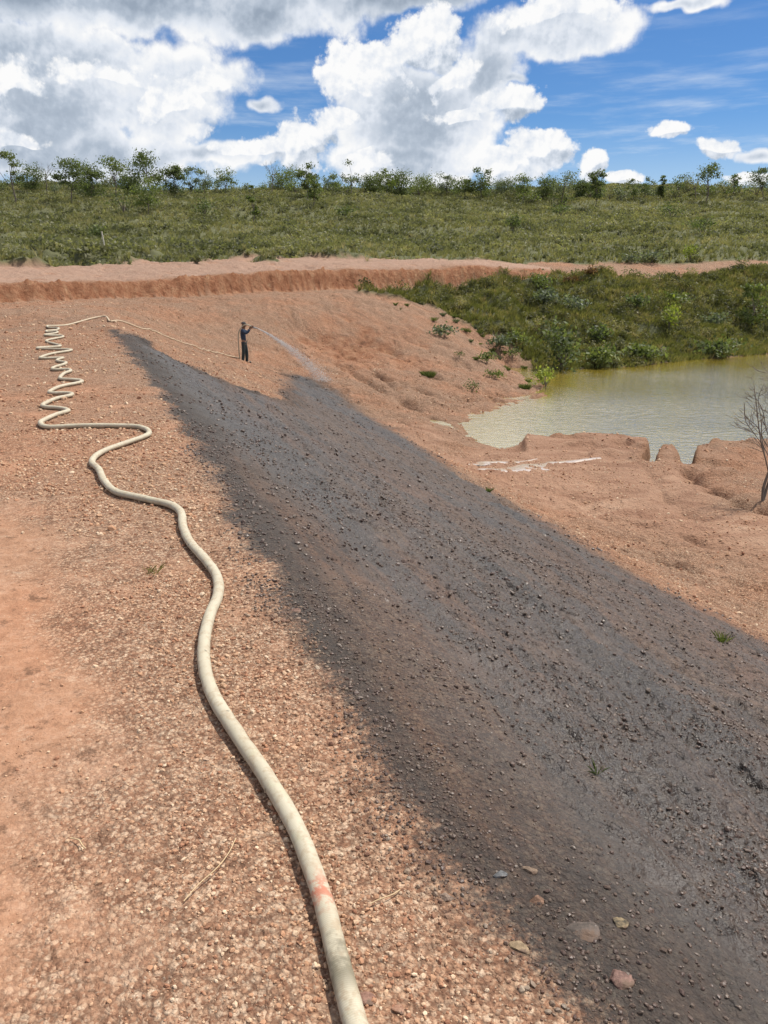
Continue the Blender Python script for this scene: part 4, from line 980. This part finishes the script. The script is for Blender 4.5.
T(466, 189, 176, 22, "low dark windswept tree with ragged crown", 'airy', G_DARK, 138, dens=1.5)
T(482, 189, 168, 26, "taller dark windswept tree with a leaning ragged crown", 'airy', G_DARK, 138, dens=1.5)
T(505, 188, 180, 22, "low grey-green bush-like tree below the white cumulus", 'dense', G_GREY, 146)
T(524, 189, 175, 18, "small upright tree below the middle of the white cumulus", 'airy', G_MID, 140)
T(546, 189, 178, 22, "low dark tree between the upright one and the sparse tall one", 'dense', G_DARK, 142)
T(563, 189, 166, 22, "sparse tall tree with scattered tufts near the small round-crowned one", 'thin', G_GREY, 136, dens=1.2)
T(580, 190, 178, 14, "short dark shrub-like tree just before the round-crowned one", 'dense', G_DARK, 140)
T(597, 190, 169, 18, "small round-crowned dark tree against a small white cloud", 'airy', G_DARK, 130, dens=1.7)
T(634, 191, 176, 14, "ragged little tree with thin branches", 'thin', G_DARK, 138)
T(645, 191, 177, 16, "low open crowned tree next to the ragged little one", 'thin', G_DARK, 140, dens=1.3)
T(661, 191, 174, 8, "narrow upright dark tree on the open ridge", 'dense', G_DARK, 140, dens=.5)
T(681, 191, 174, 18, "thin branched tree leaning on the open ridge", 'thin', G_DARK, 138)
T(696, 191, 170, 12, "bare twiggy tree beside the tall open crowned one", 'bare', None, 138)
T(707, 191, 163, 24, "tall open crowned tree, most prominent past the small clouds", 'flat', G_DARK, 134)
T(733, 191, 174, 10, "very thin small tree between the prominent one and the frame's last tree", 'thin', G_DARK, 140)
T(765, 191, 168, 22, "last dark tree of the ridge before it leaves the view", 'airy', G_DARK, 136)
# low bushes filling the rest of the skyline
NAMED = [(-999, "the frame's edge"), (15, "the slender feathery tree"), (46, "the twiggy leafless tree"), (70, "the broad forked tree"), (89, "the compact dark tree"), (115, "the flat crowned tree"), (152, "the largest tree"), (174, "the dense oval tree"), (205, "the pale airy little tree"), (226, "the light green tree"),
 (271, "the dead forked tree"), (308, "the round topped tree"), (351, "the sparse open tree"), (386, "the bushy pair"), (424, "the low wide tree"), (466, "the windswept pair"), (505, "the low grey-green tree"), (524, "the small upright tree"), (563, "the sparse tall tree"), (597, "the round-crowned dark tree"),
 (634, "the ragged little tree"), (661, "the narrow upright tree"), (681, "the leaning thin tree"), (707, "the tall open tree"), (733, "the very thin tree"), (765, "the last ridge tree"), (9999, "")]
used_l = set()
for i, px in enumerate(range(-24, 800, 12)):
    pb = 189 + rng.uniform(-2, 2); Yb = rng.uniform(136, 158); wb = rng.uniform(14, 26); x, y, _ = at_y(px + rng.uniform(-6, 6), pb, Yb); z = gz1(x, y) - .05
    if i == 0:
        protos = []
        for k in range(4):
            K = 9; a = rng.uniform(0, 6.28, K); q = rng.uniform(.2, 1.5, K); tip = np.stack([np.cos(a) * q, np.sin(a) * q, rng.uniform(.5, 1.5, K)], 1)
            C = np.repeat(tip, 42, 0) + rng.normal(size=(K * 42, 3)) * [.36, .36, .26]; C[:, 2] = np.abs(C[:, 2])
            V, Fc = leaf_quads(C, np.full(len(C), .15)); vv, ff, off = [], [], 0
            for tp in tip:
                (v_, f_), _ = limb((0, 0, -.1), tp, .04, .012); vv.append(v_); ff.append(f_ + off); off += len(v_)
            cm = np_mesh("crown", V, Fc, False, {'rnd': ('FACE', rng.random(len(Fc)))}); cm.materials.append((G_DARK, G_MID, G_HILL, G_GREY)[k])
            wm = np_mesh("trunk", np.concatenate(vv), np.concatenate(ff), True); wm.materials.append(M_bark); protos.append((cm, wm))
    gi_ = [j for j in range(len(NAMED) - 1) if NAMED[j][0] <= px < NAMED[j + 1][0]][0]
    k0 = int(rng.integers(0, 4))
    for kk in range(4):
        ki = (k0 + kk) % 4; col_ = ("dark green", "mid green", "olive", "grey-green")[ki]
        lb = "low %s bushy tree between %s and %s" % (col_, NAMED[gi_][1], NAMED[gi_ + 1][1])
        if px < 0 or px > 768: lb = "low bushy tree of the ridge, off beyond the outermost named trees"; break
        if gi_ == 0: lb = "low %s bushy tree just before the slender feathery tree" % col_
        if lb not in used_l: break
    used_l.add(lb); cm, wm = protos[ki]
    r_ = link("bushy_tree", None, label=lb, cat="tree", group="low bushy trees along the ridge line", loc=(x, y, z))
    s_ = rng.uniform(.7, 1.25); r_.scale = (s_ * rng.uniform(.9, 1.3), s_, s_ * rng.uniform(.8, 1.15)); r_.rotation_euler = (0, 0, rng.uniform(0, 6.28))
    link("crown", cm, None, r_); link("trunk", wm, None, r_)
# single bushes told apart on the hillside
for (px, py, wp, hp_, lb) in [(124, 212, 34, 22, "large dark bush spreading on the hillside below the flat crowned tree"), (205, 213, 24, 14, "dark bush on the hillside left of the narrow low tree"),
                              (100, 240, 16, 12, "dark bush beside the white stake"), (560, 215, 22, 12, "dark bush in the middle of the open hillside"), (512, 232, 16, 14, "dark green bush on the lower hillside above the path"),
                              (672, 214, 22, 13, "dark bush high on the hillside below the ragged little trees"), (700, 236, 26, 13, "broad dark bush low on the hillside near the path end"), (756, 198, 18, 14, "dark bush below the last tree of the ridge"),
                              (690, 262, 12, 13, "bright green small bush by the path"), (345, 222, 18, 10, "dull green bush halfway up the slope below the sparse tree")]:
    shrub(px, py, wp, hp_, G_YEL if 'bright' in lb else G_DARK, lb, nleaf=320)
T(752, 332, 283, 34, "pale-stemmed young tree with thin green crown on the bank beyond the water", 'thin', G_MID, None, dens=1.6)

# bare sapling on the floor of the basin
def sapling():
    x, y, z = hit(763, 501)[0]; z = gz1(x, y) - .03; root = link("bare_sapling", None, label="leafless grey sapling standing on the sandy floor by the water", cat="sapling", loc=(x, y, z))
    sc = y / F * 1.03; tv, tf = [], []; off = 0
    def P(px, py, dy=0): return np.array([(px - 763) * sc, dy, (501 - py) * sc * 1.0])
    def seg(pts, r0, r1):
        nonlocal off
        c = catmull(pts, 5); v_, f_ = tube(c, np.linspace(r0, r1, len(c)) * .72 + .002, 6); tv.append(v_); tf.append(f_ + off); off += len(v_); return c
    def twigs(c, n, L_, r):
        for _ in range(n):
            i = rng.integers(len(c) // 4, len(c) - 1); d = c[min(i + 1, len(c) - 1)] - c[i - 1]; d = d / (np.linalg.norm(d) + 1e-9) + rng.normal(size=3) * [.85, .6, .45]; d[2] = abs(d[2]) * .55 + .12; d /= np.linalg.norm(d)
            l = L_ * rng.uniform(.5, 1.2); e = seg([c[i], c[i] + d * l * .5 + rng.normal(size=3) * .03 * l, c[i] + d * l + [0, 0, .15 * l]], r, r * .35)
            if L_ > .35: twigs(e, 3, L_ * .55, r * .6)
    t1 = seg([P(763, 503), P(762, 485, .02), P(766, 462, 0), P(770, 440, .05)], .045, .030)
    t2 = seg([P(764, 503, .05), P(768, 480, .08), P(776, 455, .12), P(788, 425, .15)], .040, .022)
    b1 = seg([P(765, 472), P(757, 455, -.08), P(749, 437, -.12), P(744, 418, -.1), P(738, 398, -.15), P(733, 385, -.2)], .020, .006); twigs(b1, 7, .42, .007)
    b2 = seg([P(757, 455, -.08), P(750, 428, .05), P(739, 417, .12), P(730, 408, .2)], .012, .004); twigs(b2, 4, .3, .005)
    b3 = seg([P(768, 450), P(758, 428, .1), P(752, 408, .15), P(742, 393, .2)], .016, .005); twigs(b3, 6, .42, .006)
    b4 = seg([P(770, 440, .05), P(768, 415, .1), P(762, 392, 0), P(764, 370, -.1)], .024, .006); twigs(b4, 9, .5, .008)
    b5 = seg([P(788, 425, .15), P(795, 400, .1), P(788, 378, .2), P(792, 355, .3)], .018, .005); twigs(b5, 9, .5, .008)
    b6 = seg([P(788, 425, .15), P(806, 408, .3), P(820, 385, .35)], .016, .005); twigs(b6, 7, .5, .007)
    b8 = seg([P(767, 462), P(760, 446, .2), P(748, 430, .3), P(741, 420, .35), P(736, 402, .3)], .013, .004); twigs(b8, 8, .4, .006)
    b9 = seg([P(770, 440, .05), P(762, 424, -.2), P(750, 402, -.3), P(746, 384, -.3), P(742, 366, -.3)], .015, .004); twigs(b9, 9, .42, .006)
    b7 = seg([P(772, 455, .1), P(760, 438, .3), P(757, 420, .35), P(752, 400, .4), P(755, 385, .4)], .014, .004); twigs(b7, 6, .4, .006)
    me = np_mesh("branches", np.concatenate(tv[2:]), np.concatenate(tf[2:]) - len(tv[0]) - len(tv[1]), True)
    link("trunk", np_mesh("trunk", np.concatenate(tv[:2]), np.concatenate(tf[:2]), True), M_bark, root); link("branches", me, M_bark, root)
sapling()

# stake and scraps
def plain(name, col, rough=.7):
    def f(t, p, out):
        pos = t.new('ShaderNodeTexCoord').outputs['Object']; k = t.noise(pos, 9, 4)
        setin(t, p, 'Base Color', t.mix(k, tuple(c * .75 for c in col), tuple(min(1, c * 1.15) for c in col)))
        p.inputs['Roughness'].default_value = rough
    return principled(name, f)
def stake():
    x, y, z = hit(106, 261)[0]; z = gz1(x, y); h = 21 / F * y; 
    V, Fc = tube(catmull([(0, 0, -.2), (-.02, 0, h * .5), (-.09, 0, h)], 4), .05, 6)
    link("stake", np_mesh("stake", V, Fc, True), plain("weathered_pale_wood", (.55, .52, .42)), label="thin pale wooden stake upright at the foot of the hillside", cat="stake", loc=(x, y, z))
stake()
def scrap(px, py, s, label):
    x, y, z = hit(px, py)[0]; z = gz1(x, y); V, Fc = ico(3); V = V * (1 + .5 * fbm(V[:, :1] * 2.3 + px, V[:, 1:2] * 2.3 + V[:, 2:3] * 2, 4, 5)) * [s, s * .8, s * .6]
    link("plastic_scrap", np_mesh("plastic_scrap", V, Fc, False), plain("white_plastic", (.8, .8, .8), .4), label=label, cat="litter", loc=(x, y, z + s * .7))
scrap(500, 309, .14, "white crumpled plastic scrap caught on the grassy rise")
scrap(164, 262, .13, "white scrap lying on the earth road at the foot of the hill")

# ------------------------------------------------------------ worker with the hose
def skin(name, verts, edges, radii, root_i, mat, parent, sub=2, flat=None):
    me = bpy.data.meshes.new(name); me.from_pydata(verts, edges, []); o = bpy.data.objects.new(name, me); COL.objects.link(o)
    m_ = o.modifiers.new("s", 'SKIN'); m_.use_smooth_shade = True
    for i, r_ in enumerate(radii):
        d_ = me.skin_vertices[0].data[i]; d_.radius = r_ if isinstance(r_, tuple) else (r_, r_); d_.use_root = (i == root_i)
    s_ = o.modifiers.new("u", 'SUBSURF'); s_.levels = sub; s_.render_levels = sub
    dg = bpy.context.evaluated_depsgraph_get(); ev = bpy.data.meshes.new_from_object(o.evaluated_get(dg)); bpy.data.objects.remove(o)
    ev.name = name
    for p_ in ev.polygons: p_.use_smooth = True
    return link(name, ev, mat, parent)
def person():
    root = link("person", None, label="worker in dark clothes standing on the slope, holding the hose nozzle up", cat="person", loc=(bx, by, bz))
    # facing +x, slightly towards the camera; leaning back a little against the jet
    J = {'pel': (0, 0, .93), 'waist': (-.01, 0, 1.06), 'chest': (-.035, 0, 1.27), 'neck0': (-.02, 0, 1.43), 'neck': (.01, 0, 1.50), 'head0': (.03, 0, 1.56), 'head1': (.035, 0, 1.64), 'head2': (.03, 0, 1.70), 'nose': (.125, 0, 1.615)}
    for s, k in ((-1, 'r'), (1, 'l')):
        f = .05 * s
        J['hip' + k] = (0 + f * .3, .09 * s, .88); J['kn' + k] = (.03 + f, .10 * s, .48); J['an' + k] = (-.01 + f * 1.5, .11 * s, .08); J['toe' + k] = (.16 + f * 1.5, .13 * s, .035)
        J['sh' + k] = (-.02, .19 * s, 1.40); J['el' + k] = (.16, .24 * s - .04, 1.30); J['wr' + k] = (.30 + (.08 if s < 0 else 0), .06 * s - .15, 1.50 + (.02 if s < 0 else .03)); J['pa' + k] = (.35 + (.08 if s < 0 else 0), .035 * s - .165, 1.56)
    names = list(J); ix = {k: i for i, k in enumerate(names)}; V = [J[k] for k in names]
    E = [('pel', 'waist'), ('waist', 'chest'), ('chest', 'neck0'), ('neck0', 'neck'), ('neck', 'head0'), ('head0', 'head1'), ('head1', 'head2'), ('head0', 'nose')]
    for k in 'rl': E += [('pel', 'hip' + k), ('hip' + k, 'kn' + k), ('kn' + k, 'an' + k), ('an' + k, 'toe' + k), ('neck0', 'sh' + k), ('sh' + k, 'el' + k), ('el' + k, 'wr' + k), ('wr' + k, 'pa' + k)]
    rad = {'pel': (.10, .085), 'waist': (.095, .08), 'chest': (.12, .09), 'neck0': .075, 'neck': .055, 'head0': .085, 'head1': .098, 'head2': .075, 'nose': .012}
    for k in 'rl': rad.update({'hip' + k: .088, 'kn' + k: .058, 'an' + k: .038, 'toe' + k: .032, 'sh' + k: .058, 'el' + k: .042, 'wr' + k: .028, 'pa' + k: .036})
    R_ = [rad[n] for n in names]; edges = [(ix[a], ix[b]) for a, b in E]
    # fingers close round the hose
    for k, s in (('r', -1), ('l', 1)):
        pa = np.array(J['pa' + k]); side = np.array([0, s, 0.0])
        for q in range(5):
            o_ = (q - 2) * .017; ln = (.9, 1.05, 1.1, 1.0, .8)[q] if q else .8
            if q == 0: pts = [pa + [-.02, 0, .0], pa + [-.045, -.01 * s, .045], pa + [-.03, -.035 * s, .075]]
            else: pts = [pa + [o_ + .01, 0, .02], pa + [o_ + .012, .02 * s, .055 * ln], pa + [o_ + .012, -.02 * s, .078 * ln]]
            prev = ix['pa' + k]
            for p_ in pts: V.append(tuple(p_)); edges.append((prev, len(V) - 1)); R_.append(.010); prev = len(V) - 1
    M_skin = plain("brown_skin", (.22, .12, .075), .55)
    skin("body", V, edges, R_, ix['pel'], M_skin, root, 2)
    sub = ['pel', 'waist', 'chest', 'neck0', 'shr', 'shl', 'elr', 'ell', 'wrr', 'wrl']; si = {k: i for i, k in enumerate(sub)}
    wr = {k: tuple(np.array(J['el' + k[-1]]) * .25 + np.array(J['wr' + k[-1]]) * .75) for k in ('wrr', 'wrl')}
    SV = [wr.get(k, J[k]) for k in sub]; SV[0] = (0, 0, .90); SE = [(si[a], si[b]) for a, b in (('pel', 'waist'), ('waist', 'chest'), ('chest', 'neck0'), ('neck0', 'shr'), ('neck0', 'shl'), ('shr', 'elr'), ('shl', 'ell'), ('elr', 'wrr'), ('ell', 'wrl'))]
    skin("shirt", SV, SE, [(.125, .105), (.125, .11), (.16, .13), .088, .08, .08, .064, .064, .046, .046], 0, plain("dark_blue_cloth", (.035, .05, .085), .85), root)
    tn = ['pel', 'hipr', 'hipl', 'knr', 'knl', 'anr', 'anl']; ti = {k: i for i, k in enumerate(tn)}
    J['pel'] = (-.005, 0, .985)
    skin("trousers", [J[k] for k in tn], [(ti[a], ti[b]) for a, b in (('pel', 'hipr'), ('pel', 'hipl'), ('hipr', 'knr'), ('hipl', 'knl'), ('knr', 'anr'), ('knl', 'anl'))], [(.115, .10), .095, .095, .078, .078, .066, .066], 0, plain("dark_grey_green_cloth", (.035, .045, .045), .85), root)
    for k in 'rl':
        a = np.array(J['an' + k]); b = np.array(J['toe' + k])
        skin("boot", [tuple(a + [0, 0, .12]), tuple(a + [-.01, 0, -.02]), tuple(b + [.02, 0, 0]), tuple(a + [-.05, 0, -.035])], [(0, 1), (1, 2), (1, 3)], [.056, .05, .042, .042], 1, plain("black_rubber", (.02, .02, .02), .4), root)
    # short dark hair and a cap
    bm = bmesh.new(); bmesh.ops.create_uvsphere(bm, u_segments=20, v_segments=12, radius=.112, matrix=Matrix.Translation((.025, 0, 1.665)))
    bmesh.ops.delete(bm, geom=[v for v in bm.verts if v.co.z < 1.665 + .012], context='VERTS')
    rim = [v for v in bm.verts if v.co.z < 1.70 and v.co.x > .07]
    g = bmesh.ops.create_cone(bm, cap_ends=True, segments=16, radius1=.055, radius2=.05, depth=.012, matrix=Matrix.Translation((.125, 0, 1.682)) @ Matrix.Diagonal((1.1, .9, 1, 1)))
    me = bpy.data.meshes.new("cap"); bm.to_mesh(me); bm.free(); link("cap", me, plain("dark_cap_cloth", (.05, .045, .045), .85), root)
    for s in (-1, 1):
        bm = bmesh.new(); bmesh.ops.create_uvsphere(bm, u_segments=8, v_segments=6, radius=.011, matrix=Matrix.Translation((.118, .034 * s, 1.645))); me = bpy.data.meshes.new("eye"); bm.to_mesh(me); bm.free()
        link("eye", me, plain("eye_dark", (.03, .02, .02), .2), root)
person()
# nozzle and jet
n0 = up3[-1]; nd = np.array([.93, -.05, -.22]); nd /= np.linalg.norm(nd)
V, Fc = tube(np.array([n0 - nd * .03, n0 + nd * .05, n0 + nd * .16, n0 + nd * .20]), [.036, .036, .020, .018], 12)
noz = link("nozzle", np_mesh("nozzle", V, Fc, True), plain("dull_metal", (.3, .3, .3), .35), label="short dull metal hose nozzle in the worker's raised hands", cat="nozzle")
j0 = n0 + nd * .2
land = np.array(hit(326, 381)[0]); land[2] = gz1(land[0], land[1])
d2 = land - j0
def jetp(f): 
    return np.stack([j0[0] + d2[0] * f, j0[1] + d2[1] * f, j0[2] + d2[2] * (f * .62 + f * f * .38)], -1)
def jet():
    N = 6500; f = rng.random(N) ** .75; P = jetp(f); sp = .012 + f ** 1.2 * .40
    P = P + rng.normal(size=(N, 3)) * (sp * .5)[:, None] * [1, 1, .8]
    P[:, 2] = np.maximum(P[:, 2], height(P[:, 0], P[:, 1], 0) + .03)
    IV = np.array([[1, 0, 0], [-1, 0, 0], [0, 1, 0], [0, -1, 0], [0, 0, 1], [0, 0, -1]], float); IF = np.array([[0, 2, 4], [2, 1, 4], [1, 3, 4], [3, 0, 4], [2, 0, 5], [1, 2, 5], [3, 1, 5], [0, 3, 5]])
    s = rng.uniform(.004, .011, N); V = (IV[None] * s[:, None, None] + P[:, None, :]).reshape(-1, 3); Fc = (IF[None] + (np.arange(N) * 6)[:, None, None]).reshape(-1, 3)
    v1, f1 = tube(jetp(np.linspace(0, .16, 14)), np.linspace(.012, .022, 14), 8); tri = np.concatenate([f1[:, [0, 1, 2]], f1[:, [0, 2, 3]]]) + len(V)
    m_ = plain("white_water_droplets", (.6, .6, .6), .25)
    link("water_spray", np_mesh("water_spray", np.concatenate([V, v1]), np.concatenate([Fc, tri]), True), m_, label="thin white jet of water arcing from the nozzle down to the slope", cat="water jet", kind="stuff")
jet()
